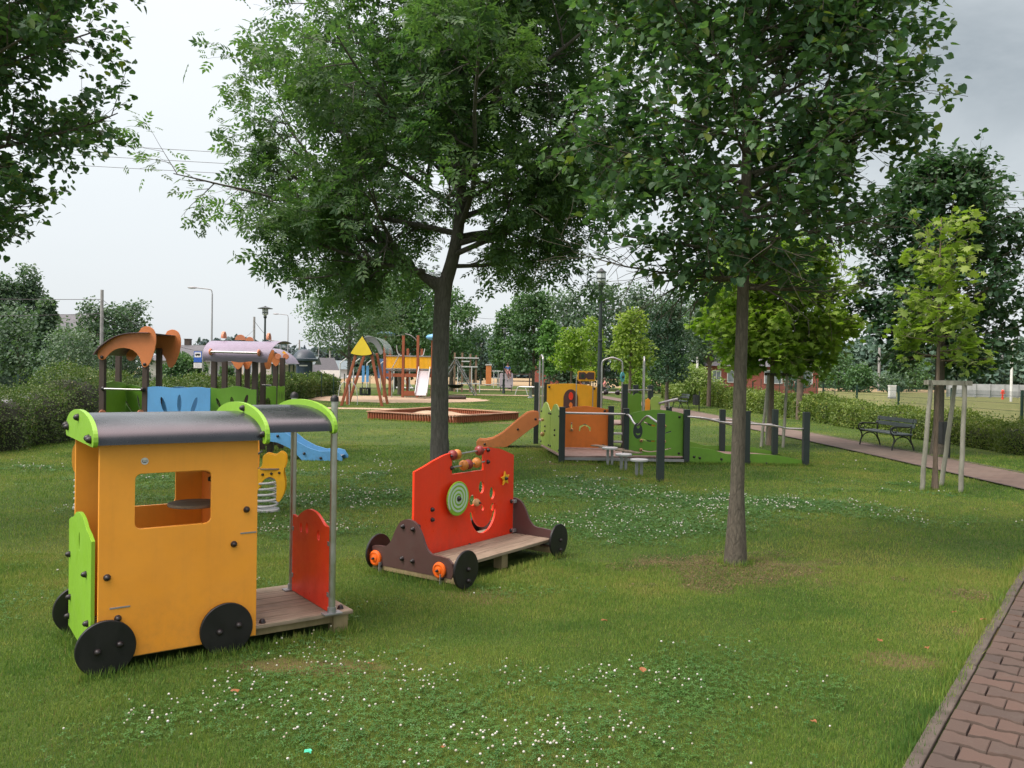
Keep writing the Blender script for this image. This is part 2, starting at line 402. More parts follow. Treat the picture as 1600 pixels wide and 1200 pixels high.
for z0, lst in ((.975, ((.50, M_bead_r), (.56, M_bead_o), (.885, M_bead_r))), (.868, ((.66, M_bead_o), (.725, M_bead_r), (.85, M_bead_o)))):
    for s_, mt in lst:
        m = MB(); m.lathe([(.010, -.036), (.030, -.032), (.044, -.016), (.047, 0), (.044, .016), (.030, .032), (.010, .036)], (s_, -.005, z0+(s_-.47)*.04), (1, 0, 0), 18); m.build('bead', mt, CR, smooth=60)
bolts('bolt', CR, [(x, -.011, z) for x, z in ((.478, .972), (.478, .866), (1.003, .989), (1.006, .879), (.227, .536), (.229, .45), (1.395, .47), (1.395, .188), (.75, .15), (.05, .42), (.05, .2))], (0, -1, 0), .017)
# spiral disc
m = MB(); m.disc((.52, -.055, .60), (0, -1, 0), .150, .016, 40); sd = m.build('spiral_disc', M_green, CR, smooth=30)
sp = [];
for i in range(110):
    a = i/109*2*pi*3.6; r = .012 + .128*i/109; sp.append((r, a))
m = MB(); rows = [[(.52+(r-.0095)*cos(a), -.0645, .60+(r-.0095)*sin(a)), (.52+(r+.0095)*cos(a), -.0645, .60+(r+.0095)*sin(a))] for r, a in sp]
m.sheet(rows, .003); m.build('spiral_stripe', plastic('pale_mint', (.50, .66, .52), .45), sd)
m = MB(); m.tube([(.52, 0, .60), (.52, -.05, .60)], .02, 12); m.build('axle', M_bolt, sd, smooth=40)
bolts('bolt', sd, [(.52, -.063, .60)], (0, -1, 0), .02)
# star
st = []
for i in range(10):
    a = pi/2 + i*pi/5 + .12; r = .072 if i % 2 == 0 else .034; st.append((1.263+r*cos(a), .704+r*sin(a)))
m = MB(); m.slab(st, .014, (0, -.03, 0)); sr = m.build('star', M_yellow, CR, bevel=.003); bolts('bolt', sr, [(1.263, -.037, .704)], (0, -1, 0), .015)
m = MB(); m.ball((.835, -.02, .525), .036, 16); kb = m.build('wooden_knob', M_woodball, CR, smooth=60); bolts('bolt', kb, [(.835, -.05, .525)], (0, -1, 0), .008)
# brown end boards
fr = [(-.46, .07), (.44, .07), (.46, .15), (.44, .20), (.39, .225)] + spline([(.33, .232), (.25, .238), (.19, .29), (.14, .39), (.08, .465), (0, .488), (-.08, .465), (-.14, .39), (-.19, .29), (-.25, .238), (-.33, .232)], 4) + [(-.42, .225), (-.465, .19), (-.48, .13)]
m = MB(); m.slab([(a, b) for a, b in fr], .022, (-.045, 0, 0), (0, 1, 0)); fb = m.build('front_board', M_brown, CR, bevel=.004)
m = MB(); m.slab([(a, b+.01) for a, b in fr], .022, (CL_+.03, 0, 0), (0, 1, 0)); m.build('rear_board', M_brown, CR, bevel=.004)
bolts('bolt', fb, [(-.056, y, z) for y, z in ((.055, .425), (-.055, .415), (.06, .16), (-.055, .155), (.30, .065), (-.37, .065))], (-1, 0, 0), .017)
for t in (.355, -.345):
    m = MB(); m.lathe([(.062, 0), (.066, .008), (.062, .02), (.048, .026), (.046, .022), (.030, .022), (.028, .030), (.012, .034), (.001, .034)], (-.056, t, .125), (-1, 0, 0), 28); hb = m.build('headlight', plastic('bright_orange_knob', (.85, .15, .012), .35), CR, smooth=45)
    bolts('bolt', hb, [(-.088, t, .125)], (-1, 0, 0), .010)
for s_, t_ in ((-.02, -.575), (.04, .42), (CL_+.0, -.53), (CL_+.02, .42)):
    d = -1 if t_ < 0 else 1
    m = MB(); m.disc((s_, t_, .155), (0, 1, 0), .152, .022, 40); w = m.build('wheel', M_black, CR, smooth=30)
    for q in (.0, -.09):
        b_ = MB(); b_.lathe([(.019, 0), (.018, .01), (.010, .02), (.001, .023)], (s_+.02, t_+d*.011, .155+q), (0, d, 0), 12); b_.build('bolt', M_bolt, w, smooth=40)
for x, t, z in ((1.41, -.03, .47), (1.41, -.03, .19), (1.42, -.42, .12)):
    m = MB(); m.box((x, t, z), (.045, .05, .03)); m.build('bracket', M_galv, CR, bevel=.004)
# planks each side
for i in range(3):
    m = MB(); m.box((CL_/2, -.085-i*.148, .148), (CL_+.02, .142, .026)); m.build('plank', M_wood, CR, bevel=.003)
for i in range(2):
    m = MB(); m.box((CL_/2, .085+i*.148, .148), (CL_+.02, .142, .026)); m.build('plank', M_wood, CR, bevel=.003)
for x in (-.03, CL_+.0):
    m = MB(); m.box((x, -.05, .055), (.045, .90, .05)); m.build('cross_beam', M_timber, CR, bevel=.003)
for x in (.75,):
    m = MB(); m.box((x, -.36, .066), (.09, .09, .13)); m.build('foot', M_timber, CR, bevel=.004)
for t in (.29, -.37):
    m = MB(); m.bar((-.075, t, .10), (-.078, t, -.04), .03, .006); m.build('anchor', M_galv, CR)

# ================================================================== spring riders
def coil(c, z0, z1, r, wire, turns):
    n = int(turns*18); return [(c[0]+r*cos(2*pi*turns*i/n), c[1]+r*sin(2*pi*turns*i/n), z0+(z1-z0)*i/n) for i in range(n+1)]
SR = thing('spring_rider', 'yellow spring rider on a white coil, seen behind the toy locomotive', 'spring rider', (-2.90, 9.95, 0), .15)
m = MB(); m.tube(coil((0, 0), .02, .40, .115, .012, 5.5), .0135, 8); m.build('spring', M_pale, SR, smooth=60)
m = MB(); m.disc((0, 0, .02), (0, 0, 1), .14, .03); m.build('base', M_pale, SR, smooth=30)
m = MB(); m.box((0, 0, .45), (.16, .12, .10)); m.build('bracket', M_galv, SR, bevel=.01)
m = MB(); m.slab(ell(.03, 0, .17, .11, 24), .018, (0, 0, .515), (1, 0, 0), (0, 1, 0)); m.build('seat', M_wood, SR, bevel=.003)
yp = spline([(-.15, .30), (-.19, .42), (-.12, .50), (-.06, .56), (-.05, .66), (.0, .70), (.09, .68), (.15, .72), (.21, .68), (.215, .58), (.19, .48), (.21, .36), (.20, .24), (.15, .13), (.11, .14), (.11, .24), (.10, .38), (.02, .42), (-.06, .36), (-.10, .26)], 3, True)
for y in (-.075, .075):
    m = MB(); m.slab(yp, .015, (0, y, 0)); m.build('side_board', M_yellow, SR, bevel=.003)
m = MB(); m.tube([(-.10, -.17, .70), (-.10, .17, .70)], .012); m.build('handle', M_bolt, SR, smooth=40)
m = MB(); m.slab(spline([(-.30, .38), (-.13, .42), (-.10, .70), (-.13, .95), (-.22, .97), (-.30, .85)], 4, True), .016, (0, 0, 0)); m.build('head_board', M_orange, SR, bevel=.003)
bolts('bolt', SR, [(-.13, -.083, .42), (-.05, -.083, .45), (.05, -.083, .46), (.14, -.083, .47)], (0, -1, 0), .014)
SR2 = thing('spring_rider', 'orange rounded spring rider peeping out left of the locomotive', 'spring rider', (gx(134, 9.9), 9.9, 0), .2)
m = MB(); m.tube(coil((0, 0), .02, .38, .11, .012, 5), .0135, 8); m.build('spring', M_pale, SR2, smooth=60)
m = MB(); m.disc((0, 0, .02), (0, 0, 1), .13, .03); m.build('base', M_pale, SR2, smooth=30)
m = MB(); m.box((0, 0, .42), (.2, .12, .08)); m.build('bracket', M_galv, SR2, bevel=.01)
for y in (-.08, .08):
    m = MB(); m.slab(spline([(-.09, .45), (-.12, .60), (-.10, .76), (0, .84), (.14, .80), (.2, .62), (.16, .45), (.04, .40)], 4, True), .016, (0, y, 0)); m.build('side_board', M_orange, SR2, bevel=.004)
m = MB(); m.slab(ell(.05, 0, .13, .1, 20), .018, (0, 0, .60), (1, 0, 0), (0, 1, 0)); m.build('seat', M_wood, SR2)
def P5(x, y, d):       # village drawing coordinates -> (x, z) at depth d
    px = 140 + x*.2; py = 500 + y*.2; hz = 583 + ROLL*(px-800)
    return (px-800)/FPX*d, EYE + (hz-py)/FPX*d
# ================================================================== play ship (green / orange)
SH = thing('play_ship', 'green and orange low climbing ship with steel hoops, slide, ramp and dark square posts', 'playground', (2.2, 17, 0))
def L(x, y, z=0): return (x-2.2, y-17, z)
def post(x, y, h, w=.11, mat=M_post, par=SH):
    m = MB(); m.box((x-2.2, y-17, h/2-.05), (w, w, h+.1)); m.box((x-2.2, y-17, h+.006), (w+.006, w+.006, .012)); return m.build('post', mat, par, bevel=.006)
for x, y, h in ((.60, 20.2, 1.48), (.80, 19.3, 1.49), (.97, 15.9, 1.06), (2.10, 17.57, 1.03), (2.23, 16.2, 1.04), (2.50, 18.4, 1.49), (3.40, 16.15, 1.04), (1.98, 18.75, 1.48), (2.82, 19, 1.465), (3.16, 19, 1.457), (3.40, 18, 1.02), (2.40, 13.35, 1.08), (4.56, 16.12, 1.03), (5.70, 16.1, 1.03), (4.56, 18, .98), (5.70, 18, 1.0)):
    post(x, y, h, .115)
deckcol = matte('ship_deck', (.20, .13, .10), (.34, .25, .21), 7, .7, .3)
m = MB()
m.slab([(1.0, 15.98), (2.2, 16.12), (3.38, 16.2), (3.38, 18.0), (2.1, 18.0), (1.0, 18.4), (.66, 18.4), (.95, 16.0)], .03, (-2.2, -17, .115), (1, 0, 0), (0, 1, 0)); m.build('lower_deck', deckcol, SH, bevel=.004)
m = MB(); m.box(L(2.15, 16.0, .075), (2.35, .04, .05)); m.box(L(1.6, 17.9, .075), (1.3, .04, .05)); m.build('deck_frame', M_galv, SH)
m = MB(); m.slab([(.8, 18.5), (2.4, 18.5), (3.1, 18.9), (3.1, 20.0), (.6, 20.0)], .04, (-2.2, -17, .60), (1, 0, 0), (0, 1, 0)); m.build('upper_deck', deckcol, SH, bevel=.004)
m = MB(); m.box(L(2.32, 18.2, .42), (.5, .3, .03)); m.box(L(2.32, 17.95, .26), (.5, .3, .03)); m.build('step', M_galv, SH)
for x in (1.3, 2.2, 3.0):
    m = MB(); m.box(L(x, 17.0, .04), (.06, .06, .16)); m.build('support', M_galv, SH)
# orange back board with house shaped cut-outs
op = [(1.05, .15), (2.05, .15), (2.05, .965), (1.85, 1.0), (1.57, 1.035), (1.3, 1.01), (1.05, .95)]
h1 = [(1.43, .50), (1.46, .50), (1.47, .57), (1.55, .62), (1.63, .58), (1.66, .50), (1.68, .50), (1.68, .58), (1.56, .66), (1.44, .60)]
h2 = [(1.26, .54), (1.29, .54), (1.29, .68), (1.26, .68)]
m = MB(); m.slab([(a-2.2, b) for a, b in op], .02, (0, .62, 0), holes=[[(a-2.2, b) for a, b in h1], [(a-2.2, b) for a, b in h2]]); m.build('orange_board', M_orange_d, SH, bevel=.003)
bolts('bolt', SH, [L(x, 17.608, z) for x, z in ((1.97, .93), (1.95, .20))], (0, -1, 0), .025)
def knob(x, y, z, r=.04):
    m = MB(); m.ball(L(x, y, z), r, 12); k = m.build('knob', M_woodball, SH, smooth=60); bolts('bolt', k, [L(x, y-r+.003, z)], (0, -1, 0), .012)
knob(1.275, 17.58, .525)
# yellow upper board with window
yp = [(.80, .62), (1.94, .62), (1.94, 1.40), (1.75, 1.455), (1.37, 1.485), (1.0, 1.475), (.80, 1.455)]
m = MB(); m.slab([(a-2.2, b) for a, b in yp], .02, (0, 2.0, 0)); m.build('yellow_board', M_yellow, SH, bevel=.003)
bolts('bolt', SH, [L(x, 18.988, z) for x, z in ((.85, 1.40), (1.88, 1.38))], (0, -1, 0), .022)
wp = [(1.18, .80), (1.505, .80), (1.505, 1.15)] + arc(1.3425, 1.15, .1625, 0, 180, 14, .205)[1:-1] + [(1.18, 1.15)]
m = MB(); m.slab([(a-2.2, b) for a, b in wp], .02, (0, 1.975, 0)); wd = m.build('window_board', M_brown, SH, bevel=.003)
m = MB(); m.slab(ell(1.345-2.2, 1.20, .05, .09), .012, (0, 1.955, 0)); m.build('red_oval', M_red, wd)
m = MB(); m.slab(ell(1.345-2.2, 1.00, .04, .06, 14), .012, (0, 1.955, 0)); m.build('orange_oval', M_orange_d, wd)
# lime side boards along the left
p0 = (.98, 16.0); p1 = (.68, 18.35); dv = Vector((p1[0]-p0[0], p1[1]-p0[1], 0)); Ld = dv.length; dv.normalize()
for k, (a, b) in enumerate(((.05, Ld/2-.02), (Ld/2+.02, Ld-.03))):
    pl = [(a, .16), (b, .16)] + [tuple(q) for q in spline([(b, .92), (b-.1, .95), ((a+b)/2+.2, 1.07), ((a+b)/2, 1.10), ((a+b)/2-.2, 1.07), (a+.1, .96), (a, .93)], 3)]
    m = MB(); m.slab(pl, .02, L(p0[0]-.02, p0[1]), dv); sb = m.build('lime_board', M_lime2, SH, bevel=.003)
    nx = Vector((-dv.y, dv.x, 0)); 
    bl = [Vector(L(p0[0]-.02, p0[1])) + dv*q + Vector((0, 0, z)) + Vector((-.998, -.12, 0))*.011 for q, z in ((a+.08, .22), (a+.08, .88), (b-.08, .22), (b-.08, .88), ((a+b)/2, .58), ((a+b)/2, .48))]
    bolts('bolt', sb, bl, (-.99, -.12, 0), .022)
m = MB(); m.ball(L(.66, 17.6, .42), .05, 12); m.build('knob', M_woodball, SH, smooth=60)
m = MB(); m.ball(L(.66, 17.7, .72), .035, 12); m.build('knob', M_woodball, SH, smooth=60)
# green front board with slots
gp = [(2.29, .14), (3.35, .14), (3.35, .965), (3.2, 1.0), (3.0, 1.028), (2.75, 1.035), (2.5, 1.0), (2.29, .945)]
def slot(x0, z0, x1, z1, w=.013, sag=-.02):
    mid = ((x0+x1)/2, (z0+z1)/2+sag); up = spline([(x0, z0), mid, (x1, z1)], 4); return [(a, b+w) for a, b in up] + [(a, b-w) for a, b in up[::-1]]
sl = [slot(2.52, .47, 2.80, .42), slot(2.56, .24, 2.84, .23, .008), slot(2.58, .80, 2.80, .72, .016), slot(3.0, .58, 3.12, .62, .012, 0), slot(3.0, .26, 3.12, .29, .009, 0)]
m = MB(); m.slab([(a-2.2, b) for a, b in gp], .02, (0, -.78, 0), holes=[[(a-2.2, b) for a, b in s_] for s_ in sl]); m.build('green_board', M_green2, SH, bevel=.003)
for x, z in ((2.53, .43), (2.53, .25), (2.98, .72), (2.98, .42)): knob(x, 16.19, z, .034)
bolts('bolt', SH, [L(x, 16.209, z) for x, z in ((2.33, .90), (3.27, .90), (2.33, .19), (3.27, .19))], (0, -1, 0), .022)
m = MB(); m.box(L(2.78, 16.3, .55), (.06, .03, .60)); m.build('orange_strip', M_orange, SH, bevel=.003)
# steel rails
m = MB(); m.tube([L(1.0, 15.93, .955), L(2.2, 16.15, .94)], .021, 12); m.build('rail', M_steel, SH, smooth=40)
wv = spline([L(2.23, 16.2, .93), L(2.24, 15.8, .93), L(2.26, 15.35, .82), L(2.28, 15.0, .80), L(2.31, 14.6, .93), L(2.34, 14.3, 1.0), L(2.36, 13.9, .97), L(2.38, 13.6, .94), L(2.40, 13.4, .94)], 5)
m = MB(); m.tube(wv, .019, 12); m.build('wavy_rail', M_steel, SH, smooth=40)
m = MB(); m.slab(ell(2.28-2.2, .70, .085, .145, 28), .02, (0, -2.0, 0), holes=[ell(2.285-2.2, .785, .03, .045, 14), arc(2.285-2.2, .67, .045, 200, 340, 8, .05) + arc(2.285-2.2, .67, .03, 340, 200, 8, .02)]); m.build('ring_plate', M_post, SH, bevel=.003)
for y in (16.1, 18):
    zz = 0 if y < 17 else -.03
    r = spline([L(3.40, y, .915+zz), L(3.73, y, .89+zz), L(4.15, y, .81+zz), L(4.6, y, .80+zz), L(5.1, y, .765+zz), L(5.32, y, .72+zz), L(5.65, y, .715+zz)], 5)
    m = MB(); m.tube(r, .019, 12); m.build('wavy_rail', M_steel, SH, smooth=40)
# steel hoops
def hoop(a, b, z0, z1, par=SH, r=.021, name='hoop'):
    a = Vector(a); b = Vector(b); w = (b-a).length; c = (a+b)/2; d = (b-a).normalized(); rr = min(.14, w/2-.01)
    pts = [a + Vector((0, 0, z0)), a + Vector((0, 0, z1-rr-.04))]
    pts += spline([tuple(a+Vector((0, 0, z1-rr-.04))), tuple(a+d*.03+Vector((0, 0, z1-rr*.5))), tuple(c-d*w*.12+Vector((0, 0, z1-.01))), tuple(c+Vector((0, 0, z1))), tuple(c+d*w*.12+Vector((0, 0, z1-.01))), tuple(b-d*.03+Vector((0, 0, z1-rr*.5))), tuple(b+Vector((0, 0, z1-rr-.04)))], 5)[1:]
    pts += [b+Vector((0, 0, z0))]
    m = MB(); m.tube(pts, r, 12); return m.build(name, M_steel, par, smooth=50)
hoop(L(.66, 19.9), L(.70, 19.0), .62, 2.13); hoop(L(2.0, 18.6), L(2.46, 18.6), .62, 2.08); hoop(L(2.86, 18.05), L(2.94, 18.65), .60, 2.10)
m = MB(); m.tube([L(2.0, 18.6, 1.3), L(2.46, 18.6, 1.3)], .02, 10); m.build('rail', M_steel, SH, smooth=40)
for x in (2.05, 2.40):
    m = MB(); m.lathe([(.05, 0), (.055, .03), (.04, .08), (.022, .10)], L(x, 18.6, 1.30), (1 if x < 2.2 else -1, 0, 0)); m.build('grip', M_bolt, SH, smooth=40)
m = MB(); m.tube([L(2.5, 18.38, 1.36), L(3.16, 18.9, 1.37)], .02, 10); m.build('rail', M_steel, SH, smooth=40)
m = MB(); m.slab([(a-2.2, b) for a, b in ((2.55, .62), (2.95, .62), (2.95, 1.25), (2.85, 1.3), (2.75, 1.24), (2.65, 1.30), (2.55, 1.28))], .02, (0, 1.95, 0)); m.build('green_board', M_green2, SH, bevel=.003)
m = MB(); m.slab([(a-2.2, b) for a, b in ((2.93, .85), (3.04, .85), (3.04, 1.16), (3.0, 1.2), (2.93, 1.16))], .02, (0, 1.3, 0)); m.build('orange_strip', M_orange, SH, bevel=.003)
# binocular sign
m = MB(); m.slab([(a-2.2, b) for a, b in rrect(1.475, 1.545, 1.876, 1.777, .04)], .022, (0, 1.8, 0)); sg = m.build('sign_board', M_yellow, SH, bevel=.004)
bn = [(1.50, 1.59)] + [(1.64, 1.585), (1.675, 1.625), (1.71, 1.585)] + [(1.85, 1.59), (1.85, 1.745)] + [(1.72, 1.75), (1.675, 1.71), (1.63, 1.75)] + [(1.50, 1.745)]
m = MB(); m.slab([(a-2.2, b) for a, b in bn], .012, (0, 1.785, 0)); m.build('binocular_plate', M_brown, sg, bevel=.002)
m = MB(); m.slab(ell(1.59-2.2, 1.665, .04, .045), .01, (0, 1.776, 0)); m.build('lens', M_fence, sg)
for x in (1.455, 1.83):
    m = MB(); m.tube([L(x, 18.82, .62), L(x, 18.82, 1.66)], .012, 8); m.build('sign_post', M_steel, SH, smooth=40)
m = MB(); m.lathe([(.10, 0), (.08, .04), (.02, .06)], L(1.665, 18.8, 1.48)); m.build('swivel', M_bolt, SH, smooth=40)
m = MB(); m.slab(ell(0, 0, .095, .112, 30), .018, L(2.43, 18.35, 1.655), (.6, .8, 0)); dw = m.build('steering_disc', M_cyan, SH, bevel=.003)
bolts('bolt', dw, [Vector(L(2.43, 18.35, 1.655))+Vector((.8, -.6, 0))*.01], (.8, -.6, 0), .03)
# telescope
m = MB(); m.slab([(a, b) for a, b in arc(0, 1.12, .125, -25, 205, 18, .135)] + [(-.10, .95), (.10, .95)], .018, L(3.10, 17.95), (1, .15, 0)); m.build('round_board', M_lime2, SH, bevel=.003)
m = MB(); m.tube([L(3.17, 17.95, 1.10), L(3.36, 17.9, 1.15)], .026, 14); m.tube([L(3.36, 17.9, 1.15), L(3.56, 17.85, 1.20)], .033, 14); m.build('telescope', M_galv, SH, smooth=40)
m = MB(); m.tube([L(3.38, 17.9, 1.0), L(3.38, 17.9, 1.15)], .015, 8); m.build('telescope_stand', M_steel, SH)
# ramp
for y, nm in ((16.1, 0), (18, 1)):
    z = lambda v: v
    rp_ = [(3.45, 0), (5.64, 0)] + spline([(5.64, .10), (5.3, .17), (5.04, .20), (4.62, .215), (4.3, .205), (4.16, .21), (3.87, .285), (3.45, .33)], 4)
    m = MB(); m.slab([(a-2.2, b) for a, b in rp_], .025, (0, y-17+.03, 0)); rb = m.build('ramp_side', M_green2, SH, bevel=.003)
    if y < 17: bolts('bolt', rb, [L(x, 16.115, zz) for x, zz in ((3.55, .14), (3.66, .12), (4.08, .10), (4.52, .06), (4.62, .06), (4.95, .03))], (0, -1, 0), .022)
rows = [[L(x, y, z_) for y in (16.14, 17.98)] for x, z_ in ((3.4, .12), (4.0, .10), (4.6, .07), (5.2, .05), (5.66, .01))]
m = MB(); m.sheet(rows, .02); m.build('ramp_deck', deckcol, SH)
# slide
slp = [(-.785, .03), (-.795, .12), (-.74, .165), (-.60, .16), (-.42, .20), (-.2, .327), (.0, .50), (.223, .70), (.36, .80), (.48, .835), (.62, .822), (.627, .56), (.40, .40), (.15, .20), (-.087, .02), (-.40, -.03), (-.72, -.03)]
slp = [(a-2.2, b) for a, b in slp]
for y in (19.0, 19.55):
    m = MB(); m.slab(slp, .025, (0, y-17, 0)); sbd = m.build('slide_side', M_terra, SH, bevel=.004)
    if y < 19.2: bolts('bolt', sbd, [L(x, 18.985, z_) for x, z_ in ((-.60, .07), (.15, .42), (.55, .66))], (0, -1, 0), .024)
rows = [[(a-2.2, y, b) for y in (2.01, 2.54)] for a, b in ((.62, .62), (.35, .58), (.1, .36), (-.15, .17), (-.4, .08), (-.74, .06))]
m = MB(); m.sheet(rows, .006); m.build('slide_chute', M_steel, SH, smooth=50)
# stepping stools between the posts: fixed islands of the ship
for x, y, zt in ((1.85, 15.55, .33), (2.0, 14.75, .29), (2.16, 14.0, .275)):
    m = MB(); m.lathe([(.145, -.02), (.15, -.01), (.15, .01), (.14, .018)], L(x, y, zt), (0, 0, 1), 20); s_ = m.build('step_disc', M_pale, SH, smooth=30)
    for q in (-.04, .04):
        m = MB(); m.box(L(x+q, y, zt/2-.02), (.045, .06, zt)); m.build('step_leg', M_galv, s_)
for i in range(5):
    m = MB(); m.box(L(1.70+i*.13, 16.0-i*.22, .33-.008*i), (.30, .16, .022), rz=-.7); m.build('bridge_slat', M_wood, SH)

# ================================================================== play village (behind the toy train)
VD = 16.4
VL = thing('play_village', 'large climbing frame with terracotta and mauve curved roofs, blue wall and blue slide', 'playground', (-6.5, 17, 0))
def VX(x, y, z=0): return (x+6.5, y-17, z)
def vpost(px5, d, topz):
    x, _ = P5(px5, 0, d); m = MB(); m.box(VX(x, d, topz/2-.05), (.10, .10, topz+.1)); return m.build('post', M_postbr, VL, bevel=.005)
for px5, d, tz in ((102, 16.4, 2.05), (437, 16.4, 1.95), (225, 17.5, 2.15), (542, 17.5, 2.1), (972, 16.6, 2.05), (1292, 16.6, 2.05), (1055, 17.6, 2.05), (1355, 17.6, 2.05), (1165, 18.3, 1.95), (1232, 18.5, 2.0), (1452, 18.6, 1.95), (1505, 17.9, 1.95), (1290, 17.3, .9), (1400, 18.5, .9)):
    vpost(px5, d, tz)
front = [(60, 265), (75, 230), (130, 180), (200, 130), (290, 102), (380, 95), (398, 65), (440, 48), (482, 60), (508, 95), (518, 160), (508, 230), (482, 310), (455, 358), (430, 370), (408, 352), (388, 290), (340, 238), (270, 218), (210, 226), (160, 256), (125, 298), (100, 312), (70, 300)]
for d, off in ((16.33, 0), (17.55, 1)):
    pl = [P5(x, y, 16.33) for x, y in front]
    if off:  # far side board, same board shifted back
        pl = [(x, z) for x, z in pl]
    m = MB(); m.slab([(x+6.5, z) for x, z in spline(pl, 2, True)], .022, (0, d-17, 0)); m.build('roof_side', M_terra, VL, bevel=.004)
curve = [P5(x, y, 16.33) for x, y in ((48, 268), (80, 222), (130, 178), (200, 132), (290, 105), (380, 98), (470, 99))]
rows = [[VX(x, y, z-.012) for y in (16.22, 17.66)] for x, z in spline(curve, 3)]
m = MB(); m.sheet(rows, .012); m.build('roof_sheet', plastic('dark_mauve_sheet', (.13, .09, .11)), VL, smooth=50)
for x5, y5, d in ((75, 212, 17.5), (430, 347, 16.31), (96, 290, 16.31)):
    x, z = P5(x5, y5, d); bolts('bolt', VL, [VX(x, d-.012, z)], (0, -1, 0), .03)
# mauve half barrel roof: long axis across the view
x0, _ = P5(905, 0, 16.5); x1, _ = P5(1400, 0, 16.5); _, zt = P5(0, 140, 16.5); _, zb = P5(0, 308, 16.5)
rows = []
for i in range(15):
    a = radians(200 - 140*i/14)       # from the low front eave over the crown
    y = 16.95 + .62*cos(a); z = zb + (zt-zb)*(sin(a)-sin(radians(200)))/(1-sin(radians(200)))
    row = []
    for j in range(19):
        t = j/18; x = x0 + (x1-x0)*t
        if i == 0: z_ = z + .012*sin(t*19)
        else: z_ = z
        flare = max(0, t-.72)**2*2.6*(i/14)
        row.append(VX(x + flare*1.2, y, z_ + flare*.10))
    rows.append(row)
m = MB(); m.sheet(rows, .010); m.build('roof_sheet', M_purple, VL, smooth=60)
for px5, top in ((1038, 88), (1390, 100)):
    x, zz = P5(px5, top, 16.9); m = MB(); m.slab([(y, z) for y, z in arc(0, zz-.14, .11, 0, 180, 12, .14)], .05, VX(x, 16.95), (0, 1, 0)); m.build('fin', M_salmon, VL, bevel=.01)
xa, zr = P5(940, 248, 16.3); xb, zr2 = P5(1318, 258, 16.3)
m = MB(); m.tube([VX(xa, 16.28, zr), VX(xb, 16.28, zr2)], .022, 10); m.build('rail', M_steel, VL, smooth=40)
for x in (xa, xb):
    m = MB(); m.lathe([(.06, -.02), (.07, 0), (.06, .02)], VX(x, 16.32, zr), (1, 0, 0), 14); m.build('rail_end', M_salmon, VL, smooth=40)
# brackets and far roofs
for px5, d, w in ((1162, 18.2, .16), (1232, 18.4, .13), (1395, 17.5, .12)):
    x, z0 = P5(px5, 385, d); _, z1 = P5(px5, 300 if px5 < 1300 else 235, d)
    m = MB(); m.slab(spline([(-w, z1), (w, z1), (w*.7, (z0+z1)/2), (.05, z0+.03), (0, z0), (-.05, z0+.03), (-w*.7, (z0+z1)/2)], 3, True), .02, VX(x, d-.03), (1, 0, 0)); m.build('roof_bracket', M_terra, VL, bevel=.003)
for px5, d, tp, r in ((1162, 18.2, 112, .12), (1235, 18.5, 130, .09)):
    x, z1 = P5(px5, tp, d); m = MB(); m.slab([(a, b) for a, b in arc(0, z1-r, r, 0, 180, 14)], .02, VX(x, d+.1), (1, 0, 0)); m.build('roof_cap', M_salmon, VL, bevel=.003)
pl = [P5(x, y, 18.4) for x, y in ((1405, 235), (1440, 262), (1462, 255), (1488, 268), (1492, 310), (1470, 352), (1452, 362), (1434, 345), (1400, 290))]
m = MB(); m.slab([(x+6.5, z) for x, z in pl], .022, (0, 1.4, 0)); m.build('roof_side', M_terra, VL, bevel=.003)
pl = [P5(x, y, 18.6) for x, y in ((1405, 220), (1470, 248), (1530, 285), (1568, 340), (1545, 338), (1530, 345), (1515, 330), (1490, 320))]
m = MB(); m.sheet([[VX(x, 18.3, z), VX(x, 19.4, z)] for x, z in [P5(a, b, 18.6) for a, b in ((1405, 222), (1450, 238), (1500, 268), (1535, 300), (1562, 342))]], .01); m.build('roof_sheet', M_purple, VL, smooth=60)
x, z1 = P5(1508, 240, 18.8); m = MB(); m.slab([(-.10, z1-.12), (.14, z1-.12), (.02, z1)], .02, VX(x, 18.8), (1, 0, 0)); m.build('yellow_tip', M_yellow, VL)
for px5, py5 in ((1470, 285), (1530, 285)):
    x, z1 = P5(px5, py5, 18.2); m = MB(); m.disc(VX(x, 18.2, z1), (0, 1, 0), .065, .03, 18); m.build('roundel', M_salmon, VL)
# wall boards
def wavy(x5a, x5b, top5, bot, d, mat, name, holes=(), amp=.02, ph=0):
    xa, zt_ = P5(x5a, top5, d); xb, _ = P5(x5b, top5, d); n = 14
    tp = [(xb-(xb-xa)*i/n, zt_ + amp*sin(ph+(i/n)*9) + amp*.8*sin(pi*i/n)) for i in range(n+1)]
    m = MB(); m.slab([(a+6.5, b) for a, b in [(xa, bot), (xb, bot)] + tp], .02, (0, d-17, 0), holes=[[(a+6.5, b) for a, b in h] for h in holes]); return m.build(name, mat, VL, bevel=.003)
def e5(x, y, rx, ry, d, rot=0):
    cx, cz = P5(x, y, d); return ell(cx, cz, rx, ry, 14, rot)
wavy(455, 945, 528, .50, 16.35, M_blue, 'blue_wall', [e5(582, 670, .045, .18, 16.35, .30), e5(704, 652, .042, .175, 16.35), e5(820, 672, .042, .18, 16.35, -.3)])
wavy(560, 960, 530, .6, 17.6, M_blue, 'blue_wall', (), .02, 2)
m = MB(); m.box(VX(-6.25, 17.0, .50), (1.3, 1.2, .05)); m.build('platform', deckcol, VL)
wavy(945, 1305, 530, .50, 16.55, M_green2, 'green_wall', [e5(1010, 650, .03, .11, 16.55, .4), e5(1115, 635, .035, .09, 16.55, .1), e5(1225, 625, .035, .11, 16.55, -.25)], .025, 4)
wavy(1335, 1460, 520, .5, 17.9, M_green2, 'green_wall', [e5(1395, 650, .06, .12, 17.9)], .012)
